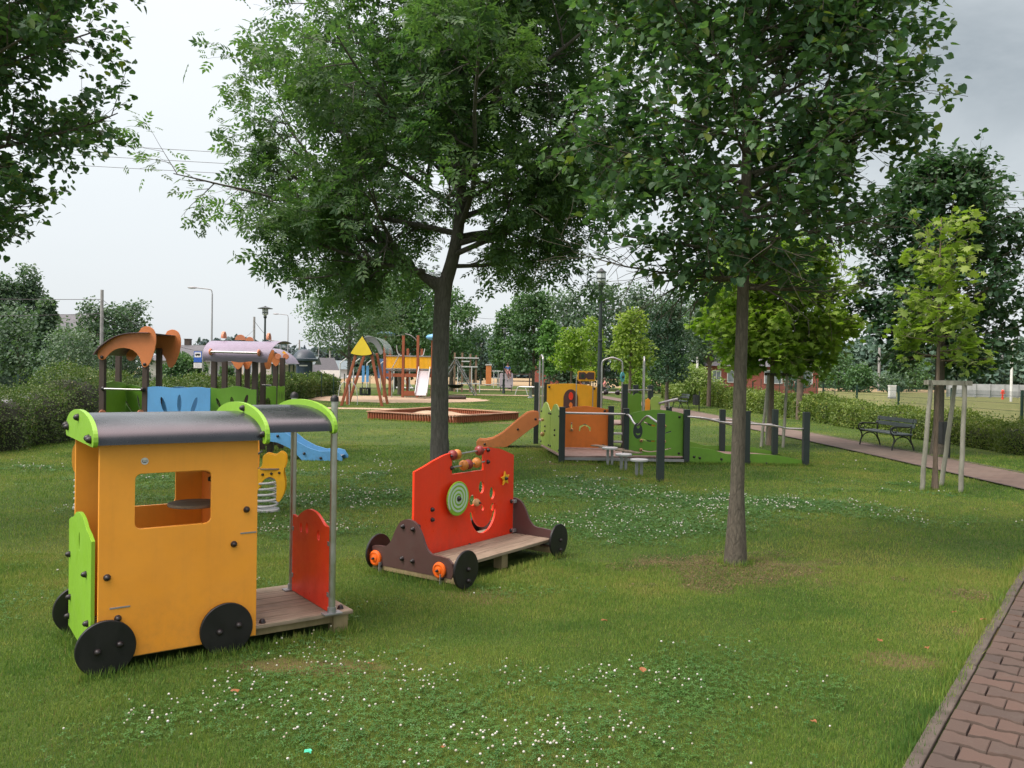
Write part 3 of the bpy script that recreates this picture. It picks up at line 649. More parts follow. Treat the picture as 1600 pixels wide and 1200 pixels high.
wavy(1470, 1525, 520, .5, 17.6, M_green, 'green_wall', [e5(1482, 590, .008, .10, 17.6), e5(1498, 590, .008, .10, 17.6), e5(1512, 590, .008, .10, 17.6)], .012)
wavy(110, 240, 505, .55, 17.6, M_green2, 'green_wall', [e5(145, 630, .014, .17, 17.6, -.1), e5(175, 665, .014, .15, 17.6, -.25)], .02)
wavy(245, 540, 520, .55, 17.6, M_green2, 'green_wall', [e5(300, 660, .02, .20, 17.6, .55), e5(385, 640, .018, .16, 17.6, .2)], .03, 1)
xg, zg = P5(68, 490, 16.4); m = MB(); m.slab([(0, .55), (1.1, .55), (1.1, zg-.02), (.55, zg+.03), (0, zg-.02)], .02, VX(xg, 16.45), (0, 1, 0)); m.build('green_wall', M_green, VL, bevel=.003)
xa, zr = P5(105, 537, 16.3); xb, zr2 = P5(412, 545, 16.3)
m = MB(); m.tube([VX(xa, 16.3, zr), VX(xb, 16.3, zr2)], .02, 10); m.build('rail', M_steel, VL, smooth=40)
for x in (xa, xb):
    m = MB(); m.ball(VX(x, 16.32, zr), .05, 10); m.build('rail_clamp', M_bolt, VL, smooth=60)
for px5 in (102, 400):
    x, z = P5(px5, 730, 16.2); m = MB(); m.slab([(a, b) for a, b in arc(0, z, .07, 0, 180, 10)] + [(-.07, z-.3), (.07, z-.3)], .02, VX(x, 16.2), (.6, .8, 0)); m.build('step_side', M_salmon, VL, bevel=.003)
xa, zr = P5(1310, 511, 16.6); xb, _ = P5(1385, 511, 16.6)
m = MB(); m.tube([VX(xa, 16.9, zr), VX(xb, 16.9, zr)], .02, 10); m.build('rail', M_steel, VL, smooth=40)
# blue slide
bs = [(-4.55, .60), (-4.28, .551), (-4.12, .446), (-4.0, .349), (-3.79, .24), (-3.58, .18), (-3.33, .19), (-3.22, .16), (-3.15, .05), (-3.16, -.02), (-3.32, -.03), (-3.88, -.03), (-4.01, .106), (-4.154, .229), (-4.371, .325), (-4.55, .36)]
bs = [(-5.45, .95), (-5.2, .93), (-4.95, .82)] + bs[:-1] + [(-4.6, .36), (-5.1, .5), (-5.45, .55)]
for y in (15.6, 16.15):
    m = MB(); m.slab([(a+6.5, b) for a, b in bs], .022, (0, y-17, 0)); s_ = m.build('slide_side', M_blue, VL, bevel=.004)
    if y < 16: bolts('bolt', s_, [VX(x, 15.587, z) for x, z in ((-4.37, .45), (-3.87, .13), (-3.56, .05), (-3.25, -.0))], (0, -1, 0), .024)
m = MB(); m.sheet([[(a+6.5, -1.39, b), (a+6.5, -.86, b)] for a, b in ((-5.45, .75), (-4.9, .62), (-4.5, .45), (-4.1, .27), (-3.8, .12), (-3.5, .07), (-3.22, .07))], .006); m.build('slide_chute', M_steel, VL, smooth=50)
for x, y in ((-4.60, 15.88), (-4.98, 17.3), (-5.08, 18.3)):
    m = MB(); m.box(VX(x, y, .2), (.09, .09, .6)); m.build('support', M_postbr, VL)

# ================================================================== sandbox
SB = thing('sandbox', 'low sandbox edged with upright red brown palisade and a flat rim', 'sandbox', (-1.9, 30.5, 0))
cor = [(-5.05, 29.3), (-1.85, 27.4), (.25, 30.3), (-3.2, 33.6)]
cor = [Vector((x+1.9, y-30.5, 0)) for x, y in cor]
for i in range(4):
    a, b = cor[i], cor[(i+1) % 4]; d = b-a; n = int(d.length/.11); m = MB()
    for k in range(n):
        p = a + d*(k+.5)/n; m.lathe([(.048, -.03), (.048, .24), (.03, .25)], p, (0, 0, 1), 6)
    pal = m.build('palisade_wall', M_glaze, SB)
    m = MB(); m.bar(a+Vector((0, 0, .275)), b+Vector((0, 0, .275)), .16, .03); m.build('rim_board', matte('rim_wood', (.34, .18, .11), (.48, .28, .18), 7, .8), SB)
sandm = matte('sand', (.30, .22, .13), (.46, .36, .24), 3.0, .95, .6)
rows = []
cc = sum(cor, Vector())/4
for i in range(9):
    r = []
    for j in range(9):
        u, v = i/8, j/8; p = (cor[0]*(1-u)+cor[1]*u)*(1-v) + (cor[3]*(1-u)+cor[2]*u)*v; p = cc + (p-cc)*.97
        r.append((p.x, p.y, .10 + .09*max(0, sin(u*9+1)*sin(v*7+2)) + (.16 if (i, j) in ((3, 5), (4, 5)) else 0)))
    rows.append(r)
m = MB(); m.sheet(rows); m.build('sand', sandm, SB, smooth=60)

# ================================================================== benches and bins
def make_bench(label):
    B = thing('park_bench', label, 'bench', (0, 0, 0), 0, 'benches beside the brick path')
    for k in range(2):
        m = MB(); z = .60+.115*k; y = .20 + .035*k
        m.box((0, y, z), (1.82, .028, .095), rx=-.22); m.build('back_slat', M_slat, B, bevel=.004)
    for k in range(4):
        m = MB(); m.box((0, -.20+.105*k, .40+.006*(k-1.5)*(k-1.5)*.5), (1.82, .088, .03)); m.build('seat_slat', M_slat, B, bevel=.004)
    for sx in (-.80, .80):
        m = MB()
        m.tube(spline([(sx, -.25, .0), (sx, -.235, .12), (sx, -.20, .26), (sx, -.235, .37), (sx, -.285, .45), (sx, -.27, .54), (sx, -.20, .575), (sx, -.05, .575), (sx, .10, .57), (sx, .20, .60)], 4), .018, 8)
        m.tube(spline([(sx, .25, .0), (sx, .225, .12), (sx, .18, .24), (sx, .165, .38), (sx, .19, .55), (sx, .25, .78)], 4), .018, 8)
        m.tube(spline([(sx, -.22, .16), (sx, -.14, .29), (sx, 0, .34), (sx, .12, .29), (sx, .20, .16)], 4), .014, 8)
        m.tube([(sx, -.23, .38), (sx, .17, .375)], .018, 8)
        m.tube([(sx, -.19+.055*cos(t*.5), .49+.055*sin(t*.5)) for t in range(12)], .011, 6)
        m.tube([(sx, -.14+.03*cos(t*.6), .45+.03*sin(t*.6)) for t in range(9)], .009, 6)
        m.ball((sx, -.255, .012), .03, 8, (1, 1, .5)); m.ball((sx, .255, .012), .03, 8, (1, 1, .5)); m.build('iron_end', M_iron, B, smooth=50)
    return B
M_slat = plastic('green_grey_slat', (.085, .115, .11), .6, .25, .15)
b = make_bench('cast iron bench with green grey slats beside the brick path, nearest bench'); b.location = (9.25, 20.55, 0); b.rotation_euler.z = -pi/2 + .03
b.scale = (1.06, 1.06, 1.0)
dup(b, (8.87, 43.7, 0), -pi/2, 'distant park bench beside a dark bin, seen past the play ship')
b3 = dup(b, (8.1, 72, 0), -pi/2, 'far park bench with a seated person in pink on it')
def make_bin(loc, label, rz=0):
    B = thing('litter_bin', label, 'litter bin', loc, rz, 'dark slatted litter bins')
    m = MB(); m.box((.0, 0, .44), (.045, .045, 1.0)); m.box((0, 0, .96), (.05, .05, .04)); m.build('post', M_iron, B)
    for k in range(7):
        x = -.165+.055*k; m = MB(); m.box((x, -.17, .56), (.044, .02, .50)); m.build('slat', plastic('bin_wood', (.045, .028, .02), .6), B, bevel=.003)
    m = MB(); m.lathe([(.12, .32), (.15, .33), (.15, .80), (.13, .80), (.13, .34)], (0, -.16, 0)); m.build('bucket', M_iron, B, smooth=40)
    m = MB(); m.box((-.18, -.15, .56), (.02, .14, .5)); m.box((.18, -.15, .56), (.02, .14, .5)); m.build('side_frame', M_iron, B)
    return B
make_bin((9.52, 18.1, 0), 'dark wooden litter bin on a post behind the staked sapling', -pi/2)
make_bin((9.0, 40.0, 0), 'dark litter bin standing right of the distant bench', -pi/2)

# ================================================================== stakes
def stakes(pts, h, label, frame, cross=True):
    S = thing('tree_stakes', label, 'tree stakes', (pts[0][0], pts[0][1], 0), 0, 'timber stakes around young trees')
    o = Vector((pts[0][0], pts[0][1], 0)); tops = []
    for i, (x, y, tx, ty) in enumerate(pts):
        a = Vector((x, y, -.1))-o; b_ = Vector((tx, ty, h))-o; tops.append(b_); n = 8
        m = MB(); m.tube([a+(b_-a)*k/n+Vector((.004*sin(k*2+i), .004*cos(k*3), 0)) for k in range(n+1)], [.038-.006*k/n for k in range(n+1)], 10); m.build('stake', M_stake, S, smooth=50)
    m0 = M_stake if not frame else plastic('dark_lath', (.05, .045, .035), .7)
    for i, j in ((0, 1), (1, 2), (2, 0)):
        d = (tops[j]-tops[i]).normalized()*.10; m = MB(); m.bar(tops[i]-d+Vector((0, 0, .0+.002*i)), tops[j]+d+Vector((0, 0, .0+.002*i)), .03, .07); m.build('cross_bar', m0, S, bevel=.003)
    return S
stakes([(6.31, 12.77, 6.42, 12.77), (6.83, 12.62, 6.86, 12.62), (6.93, 13.4, 7.02, 13.2)], 1.66, 'three bark-free timber stakes with a top frame around the near young maple', False)
stakes([(6.12, 20.4, 6.28, 20.4), (6.63, 20.3, 6.70, 20.3), (6.5, 21.2, 6.5, 21.0)], 1.78, 'three stakes with a dark top frame around the wider yellow-green maple', True)

# ================================================================== lamps, poles
def lantern(x, y, h, label, hat=True, w=1.0):
    LN = thing('park_lamp', label, 'park lamp', (x, y, 0), 0, 'dark green park lamps')
    m = MB(); m.lathe([(.10*w, 0), (.10*w, .12), (.085*w, .16), (.075*w, 1.1), (.085*w, 1.12), (.085*w, 1.18), (.055*w, 1.22), (.05*w, h*.55), (.062*w, h*.55+.02), (.062*w, h*.55+.07), (.045*w, h*.55+.09), (.038*w, h-.55), (.055*w, h-.53), (.075*w, h-.47), (.04*w, h-.40)], (0, 0, 0), (0, 0, 1), 14); m.build('pole', M_post, LN, smooth=35)
    m = MB(); m.lathe([(.05, h-.42), (.12, h-.36), (.13, h-.16), (.10, h-.08)], (0, 0, 0), (0, 0, 1), 14); m.build('glass', plastic('lamp_glass', (.55, .60, .60), .2), LN, smooth=40)
    m = MB(); m.lathe([(.13, h-.30), (.14, h-.30), (.14, h-.27), (.13, h-.27)], (0, 0, 0), (0, 0, 1), 14)
    for a in range(4): m.bar((.13*cos(a*pi/2), .13*sin(a*pi/2), h-.36), (.13*cos(a*pi/2), .13*sin(a*pi/2), h-.08), .012)
    m.build('cage', M_post, LN)
    m = MB(); r = .34 if hat else .16; m.lathe([(.02, h+.03), (.05, h-.0), (r*.5, h-.035), (r, h-.085), (r, h-.10), (.05, h-.09)], (0, 0, 0), (0, 0, 1), 22); m.build('hat', M_post, LN, smooth=30)
lantern(2.62, 25, 4.86, 'tall dark park lamp rising behind the yellow ship board', False, 1.25)
lantern(gx(413, 38), 38, 4.55, 'park lamp with a wide flat disc hat behind the mauve roof', True, 1.1)
lantern(gx(787, 69), 69, 5.45, 'park lamp just left of the grey climbing boards in the distance', True, 1.3)
lantern(gx(751, 118), 118, 5.8, 'farthest park lamp, left of the open gap between the trees', True, 1.6)
def streetlight(x, y, h, label, arm=1.6):
    S = thing('street_light', label, 'street light', (x, y, 0), 0, 'tall grey street lights along the road')
    m = MB(); m.tube([(0, 0, 0), (0, 0, h-.5)] + spline([(0, 0, h-.5), (-.08, 0, h-.12), (-.35, 0, h), (-arm, 0, h+.12)], 4)[1:], [.11, .07] + [.05]*12, 8); m.build('pole', M_galv, S, smooth=50)
    m = MB(); m.ball((-arm-.35, 0, h+.12), .5, 12, (1, .4, .22)); m.build('lamp_head', M_galv, S, smooth=60)
for px, py, d, k in ((330, 452, 82, 'nearest street light with curved arm over the road'), (449, 492, 133, 'second street light with curved arm above the mauve roof'), (497, 541, 190, 'short looking third street light far down the road by the advertising column'), (437, 533, 175, 'small street light head peeping over the mauve roof')):
    hz = 583+ROLL*(px-800); streetlight(gx(px, d), d, EYE+(hz-py)/FPX*d, k)
def upole(px, py, d, label, r=.13, mat=None, arms=0):
    hz = 583+ROLL*(px-800); h = EYE+(hz-py)/FPX*d; U = thing('utility_pole', label, 'utility pole', (gx(px, d), d, 0), 0, 'utility poles')
    m = MB(); m.tube([(0, 0, -.2), (0, 0, h)], [r*1.25, r], 8); m.build('pole', mat or M_pole, U, smooth=50)
    for k in range(arms):
        m = MB(); m.box((0, 0, h-.5-.8*k), (.9, .07, .07)); m.build('cross_arm', M_galv, U)
    return (gx(px, d), d, h)
M_pole = matte('grey_pole', (.22, .22, .21), (.36, .36, .35), 3, .85, .2)
p1 = upole(158, 453, 53, 'grey concrete power pole behind the terracotta roof at left', .10)
p2 = upole(396, 495, 105, 'power pole between the street light and the park lamp', .14)
p3 = upole(467, 531, 160, 'thin distant power pole by the advertising column', .14)
p4 = upole(515, 543, 200, 'very thin far pole left of the ash tree', .16)
upole(1373, 543, 120, 'grey wooden pole standing before the right hand forest', .17)
upole(1580, 530, 70, 'plain white pole in front of the concrete wall', .09, M_white)
upole(1089, 556, 70, 'plain white pole left of the brick house', .09, M_white)
upole(1518, 556, 150, 'thin grey pole with cross arms in front of the forest', .10, None, 2)
# A-shaped pole
AP = thing('utility_pole', 'wooden A-shaped double pole in front of the forest, by the white pole', 'utility pole', (gx(1565, 150), 150, 0), 0, 'utility poles')
m = MB(); m.tube([(-.9, 0, 0), (0, 0, 6.4)], .12, 6); m.tube([(.9, 0, 0), (0, 0, 6.4)], .12, 6); m.build('pole', M_pole, AP)
M_wire = plastic('wire', (.05, .05, .055), .6)
def wire(a, b, sag, label, r=.02):
    a = Vector(a); b = Vector(b); pts = [a+(b-a)*t/24+Vector((0, 0, -4*sag*(t/24)*(1-t/24))) for t in range(25)]
    m = MB(); m.tube(pts, r, 4, False); return tag(m.build('overhead_wire', M_wire, None), label, 'wire', 'overhead wires')
wire((p1[0], p1[1], p1[2]-.6), (p2[0], p2[1], p2[2]-1.6), 3.0, 'upper overhead wire sagging from the left pole to the next pole', .018)
wire((p1[0], p1[1], p1[2]-1.6), (p2[0], p2[1], p2[2]-2.6), 2.6, 'lower overhead wire sagging from the left pole to the next pole', .014)
wire((p1[0]-32, 42, 6.2), (p1[0], p1[1], p1[2]-.6), .5, 'upper overhead wire running left from the grey pole', .018)
wire((p1[0]-32, 42, 4.5), (p1[0], p1[1], p1[2]-1.5), .5, 'lower overhead wire running left from the grey pole', .014)
wire((p2[0], p2[1], p2[2]-.5), (p3[0], p3[1], p3[2]-.5), 2, 'overhead wire between the two farther poles', .03)
wire((p1[0]+14, 80, 9.3), (p2[0]+34, 130, 10.5), 1.2, 'thin overhead wire crossing level behind the lamp', .02)
for k, (ya, yb) in enumerate(((222, 304), (240, 316), (256, 329))):
    d = 60; pa, pb = 60, 1700; za = EYE+(583+ROLL*(pa-800)-ya)/FPX*d; zb_ = EYE+(583+ROLL*(pb-800)-yb)/FPX*d
    wire((gx(pa, d), d, za), (gx(pb, d), d, zb_), .25, ('topmost', 'middle', 'lowest')[k]+' of the three long wires crossing high behind the trees', .016)
# ================================================================== swing
SW = thing('swing_frame', 'red brown A-frame swing topped by a yellow triangle board and a grey dome', 'swing', (-7.2, 41.5, 0))
for y, xs in ((40, ((-8.2, -7.47), (-6.2, -6.79))), (43, ((-8.45, -7.6), (-6.38, -7.0)))):
    for xb, xt in xs:
        m = MB(); m.bar((xb+7.2, y-41.5, -.1), (xt+7.2, y-41.5, 2.62), .13); m.build('leg', M_glaze, SW, bevel=.02)
m = MB(); m.tube([(-.0, -1.6, 2.58), (0, 1.6, 2.58)], .07, 10); m.build('beam', M_galv, SW, smooth=40)
tri = spline([(-.47, 2.50), (-.48, 2.62), (-.02, 3.28), (.06, 3.28), (.46, 2.62), (.44, 2.48), (0, 2.43)], 4, True)
m = MB(); m.slab([(a*.97, b) for a, b in tri], .03, (.0, -1.72, 0)); tb = m.build('triangle_board', plastic('bright_yellow_board', (.72, .56, .03)), SW, bevel=.01)
m = MB(); m.slab([(a*1.07, 2.83+(b-2.83)*1.1) for a, b in tri], .02, (.02, -1.69, 0)); m.build('board_edge', M_bolt, tb, bevel=.005)
rows = []
for i in range(11):
    a = pi*i/10; rows.append([(.35-.75*cos(a)+.0*q, -1.6+2.6*q, 2.55+.80*sin(a)) for q in (0, .25, .5, .75, 1)])
m = MB(); m.sheet(rows, .01); m.build('dome', M_clear, SW, smooth=60)
m = MB(); m.slab(spline([(-.1, 3.25), (.1, 3.4), (.45, 3.3), (.7, 3.0), (.85, 2.6), (.7, 2.5), (.55, 2.8), (.4, 3.0), (.2, 3.1)], 3, True), .02, (.1, -1.3, 0)); m.build('grey_board', M_galv, SW)
def strap_seat(x, y, z1, nm):
    S = thing('baby_swing', nm, 'swing seat', (x, y, 0))
    for dx in (-.17, .17):
        m = MB(); m.box((dx*.62, 0, (z1+1.15)/2), (.13, .03, z1-1.15)); m.build('strap', M_blue, S)
        m = MB(); m.tube([(dx*.5, 0, 1.15), (dx, -.0, .90)], .012, 6); m.build('chain', M_galv, S)
    m = MB(); m.lathe([(.20, .50), (.27, .52), (.27, .58), (.25, .58), (.24, .53), (.18, .53)], (0, 0, 0), (0, 0, 1), 18); m.lathe([(.25, .82), (.27, .82), (.27, .88), (.25, .88)], (0, 0, 0), (0, 0, 1), 18)
    for a in range(8): m.box((.26*cos(a*pi/4), .26*sin(a*pi/4), .70), (.06, .03, .30), rz=a*pi/4+pi/2)
    m.build('bucket', M_iron, S)
strap_seat(-7.15, 40.6, 1.95, 'black cage baby seat hanging on blue straps from the swing')
# hoop rocker
HR = thing('hoop_toy', 'red brown post with three thin white arcs left of the swing', 'play equipment', (gx(540, 41), 41.6, 0))
m = MB(); m.lathe([(.09, -.05), (.09, 1.25), (.05, 1.33)], (0, 0, 0), (0, 0, 1), 10); m.build('post', M_glaze, HR, smooth=40)
m = MB(); m.ball((0, 0, 1.38), .08, 8); m.build('cap', M_pale, HR, smooth=60)
for a in (180, 0, 290):
    c, s_ = cos(radians(a)), sin(radians(a)); m = MB(); m.tube(spline([(0.08*c, .08*s_, 1.05), (.22*c, .22*s_, 1.12), (.40*c, .40*s_, .85), (.48*c, .48*s_, .3), (.48*c, .48*s_, 0)], 5), .018, 6); m.build('arc', M_pale, HR, smooth=60)
# tower with yellow panels
TW = thing('climbing_tower', 'red brown post tower with yellow slatted panels, metal slide and blue leaf roofs', 'playground', (-6.8, 55, 0))
xs = (-8.3, -7.1, -6.15, -5.2)
for k, x in enumerate(xs):
    for y in (54.2, 56.6):
        m = MB(); m.box((x+6.8, y-55, 2.0 if y < 55 else 1.6), (.17, .17, 4.1 if (y < 55) else 3.3)); m.build('post', M_glaze, TW, bevel=.02)
m = MB(); m.slab([(0, 0), (3.1, 0), (3.1, 2.3), (0, 2.3)], .08, (-1.5, -.75, 1.75), (1, 0, 0), (0, 1, 0)); m.build('platform', M_galv, TW)
for a, b_ in zip(xs, xs[1:]):
    m = MB(); n = int((b_-a-.18)/.085)
    for q in range(n): m.box((a+6.8+.12+q*.085+.03, -.83, 2.27), (.072, .04, .78))
    m.build('slat_panel', M_yellow, TW)
    for z, h in ((1.86, .07), (2.70, .07)):
        m = MB(); m.box(((a+b_)/2+6.8, -.87, z), (b_-a-.17, .06, h)); m.build('rail', M_galv, TW)
    m = MB(); m.box(((a+b_)/2+6.8, -.8, 1.45), (b_-a-.17, .10, .22)); m.build('beam', M_glaze, TW)
m = MB(); m.box((.2, -.8, .28), (1.0, .14, .30)); m.build('beam', M_glaze, TW)
m = MB(); m.ball((-1.45, -.8, 4.10), .62, 18, (1, .9, .28)); m.build('leaf_roof', plastic('dark_teal_sheet', (.05, .13, .18)), TW, smooth=60)
m = MB(); m.ball((1.75, -.8, 3.95), .60, 18, (1, .9, .36)); m.build('leaf_roof', plastic('light_blue_sheet', (.16, .42, .66)), TW, smooth=60, label='light blue leaf-shaped roof cap')
for x0, x1, z0, z1 in ((-.3, -1.2, 4.1, 3.6), (-.2, .6, 4.15, 3.7)):
    m = MB(); m.tube(spline([(x0, -.8, z0), ((x0+x1)/2, -.8, z0-.12), (x1, -.8, z1)], 4), .025, 5); m.build('rope', M_galv, TW)
m = MB(); m.tube(spline([(-.75, -.8, 3.4), (-.7, -.8, 3.0), (-.55, -.8, 2.75), (-.35, -.8, 2.75)], 4), .03, 6); m.tube(spline([(1.1, -.8, 3.2), (1.0, -.8, 2.8), (.8, -.8, 2.7)], 4), .03, 6); m.build('hook_bar', M_pale, TW)
m = MB(); m.sheet([[(x, -.95-q*1.9, 1.75-1.55*q) for x in (.78, 1.42)] for q in (0, .25, .5, .75, .93, 1)], .02); m.build('slide_chute', metal('bright_steel', (.40, .41, .41), .4), TW)
for x in (.74, 1.46):
    m = MB(); m.bar((x, -.9, 1.95), (x, -2.85, .30), .05, .22); m.build('slide_side', M_pale, TW)
for x in (-.98, ):
    m = MB(); m.tube([(x, -1.0, 0), (x, -1.0, 1.9)], .03, 6); m.tube([(x, -1.0, 1.9), (x+.5, -1.0, 2.85)], .03, 6); m.build('fire_pole', M_galv, TW)
m = MB(); m.tube([(1.9, -1, 0), (1.9, -1, 2.6)], .05, 6); m.build('fire_pole', M_galv, TW)
m = MB(); m.box((.25, .8, .95), (.5, .25, .28)); tag(m.build('toy_bucket', M_yellow, None, bevel=.03), 'small yellow seat hanging beneath the tower', 'swing seat'); bpy.data.objects['toy_bucket'].location = (-6.5, 55, 0)
# white frames and boats of pipes left of tower
WF = thing('pipe_climber', 'pale pipe climbing frame with slanting bars behind the swing', 'climbing frame', (gx(600, 68), 68, 0))
for k in range(5):
    m = MB(); m.tube([(-3.6+k*1.1, 0, 0), (-3.6+k*1.1, 0, 2.3), (-3.1+k*1.1, 0, 2.7)], .05, 6); m.build('bar', M_pale, WF)
m = MB(); m.tube([(.6, 0, 2.9), (2.1, 0, .2)], .05, 6); m.tube([(.9, 0, 2.7), (2.4, 0, .2)], .05, 6); m.tube([(2.0, 0, 0), (2.0, 0, 3.1)], .14, 6); m.tube([(1.0, 0, .35), (2.4, 0, .35)], .1, 6); m.build('slanting_bar', M_pale, WF)
m = MB(); m.box((-.1, .2, 1.9), (.9, .05, 1.6)); m.build('panel', plastic('slate_blue_board', (.08, .16, .30)), WF)
# net swing and gym
NS = thing('nest_swing', 'steel A-frame nest swing with a black round basket behind the ash trunk', 'swing', (gx(712, 62), 62, 0))
for y in (-1.5, 1.5):
    for a in ((-1.6, 0), (1.5, 0)):
        m = MB(); m.tube([(a[0], y, 0), (0, y, 2.6)], .05, 8); m.build('leg', M_galv, NS, smooth=40)
m = MB(); m.tube([(0, -1.6, 2.6), (0, 1.6, 2.6)], .05, 8); m.build('beam', M_galv, NS)
NB = thing('nest_basket', 'black round nest basket hanging in the steel A-frame', 'swing seat', (gx(712, 62), 62, 0))
m = MB(); m.lathe([(.1, .5), (.42, .55), (.56, .68), (.60, .78), (.55, .74), (.4, .62), (.05, .56)], (0, 0, 0), (0, 0, 1), 20); m.build('basket', M_iron, NB, smooth=50)
m = MB()
for a in range(4): m.tube([(.55*cos(a*pi/2+.7), .55*sin(a*pi/2+.7), .75), (0, (.8 if sin(a*pi/2+.7) > 0 else -.8), 2.55)], .015, 5)
m.build('chains', M_iron, NB)
GY = thing('climbing_gym', 'timber and steel climbing gym with white bars right of the ash trunk', 'climbing frame', (gx(728, 72), 72, 0))
for x, h in ((-1.0, 3.4), (-.35, 3.4), (.35, 3.3), (.85, 3.2)):
    m = MB(); m.box((x, 0, h/2), (.16, .16, h)); m.build('post', matte('gym_timber', (.16, .10, .06), (.26, .18, .12), 4), GY)
for z, a, b_ in ((2.95, -1.0, 1.1), (2.65, -.4, .3), (2.2, -.7, 1.0), (.75, -.7, 1.2)):
    m = MB(); m.box(((a+b_)/2, -.15, z), (b_-a, .1, .10)); m.build('bar', M_pale, GY)
for x in (-.7, .5, 1.2):
    m = MB(); m.tube([(x, -.2, 0), (x, -.2, 2.2 if x < 1 else 1.0)], .045, 6); m.build('pole', M_pale, GY)
OS = thing('play_board', 'orange play board with a pale pipe frame in the far middle', 'play board', (gx(766, 95), 95, 0))
m = MB(); m.box((-.2, 0, 1.4), (.62, .08, 2.4)); m.build('board', M_terra, OS, bevel=.05)
m = MB(); m.box((-.2, -.02, .35), (.9, .1, .12)); m.box((-.2, -.03, 2.62), (.75, .12, .15)); m.build('edge', M_pale, OS)
m = MB()
for x in (.4, .9, 1.5): m.tube([(x, 0, 0), (x, 0, 1.9)], .04, 5)
for z in (.5, 1.1, 1.9): m.tube([(.2, 0, z), (1.6, 0, z)], .04, 5)
m.build('pipe_frame', M_pale, OS)
GC = thing('climbing_boards', 'pair of leaning grey climbing boards with rounded corners far down the lawn', 'climbing board', (gx(791, 76), 76, 0))
for s_ in (-1, 1):
    m = MB(); W = Vector((0, -s_*.32, 1)); m.slab([(a, b) for a, b in rrect(-.62, .40, .62, 1.78, .16)], .05, (0, s_*.55, 0), (1, 0, 0), W); g_ = m.build('board', M_galv if s_ > 0 else plastic('grey_board', (.36, .33, .35)), GC, bevel=.01)
    if s_ < 0:
        for a, b_ in ((-.4, .6), (.45, .6), (-.3, 1.5), (.4, 1.5), (.1, 1.0)):
            mm = MB(); mm.ball((a, -.55+.32*b_-.04, b_), .05, 8); mm.build('hold', M_bolt, g_)
for x in (-.5, .5):
    m = MB(); m.tube([(x, -.6, -.05), (x, -.35, .6)], .035, 6); m.tube([(x, .6, -.05), (x, .35, .6)], .035, 6); m.build('leg', M_iron, GC)
PT = thing('picnic_table', 'pale round table on a post at the path edge, left of the ship', 'table', (gx(829, 58), 58, 0))
m = MB(); m.lathe([(.8, .72), (.85, .76), (.8, .80)], (0, 0, 0), (0, 0, 1), 18); m.build('top', M_pale, PT, smooth=40)
m = MB(); m.lathe([(.25, 0), (.12, .1), (.10, .72)], (0, 0, 0), (0, 0, 1), 10); m.build('leg', M_pale, PT)
RF = thing('timber_rails', 'dark timber rail frame under the trees right of the grey boards', 'rail', (gx(806, 85), 85, 0))
for x in (-.5, 1.4, 1.7):
    m = MB(); m.box((x, 0, .9), (.14, .14, 1.8)); m.build('post', M_postbr, RF)
for z in (.9, 1.6):
    m = MB(); m.box((.5, 0, z), (2.2, .06, .10)); m.build('rail', M_postbr, RF)
LG = matte('log_bark', (.03, .022, .016), (.08, .06, .045), 8)
m = MB(); m.lathe([(.12, -.9), (.14, -.85), (.13, .85), (.11, .9)], (0, 0, 0), (1, .15, 0), 10); o = m.build('log', LG, None, smooth=50); o.location = (gx(706, 52), 52, .12); tag(o, 'dark log lying at the edge of the sand just right of the ash trunk', 'log')
RC = thing('play_board', 'small rocking seat frame far left of the ship under the tree row', 'play board', (gx(815, 66), 66, 0))
m = MB(); m.tube([(-.5, 0, 0), (-.3, 0, .6), (.3, 0, .6), (.5, 0, 0)], .04, 6); m.build('frame', M_pale, RC)

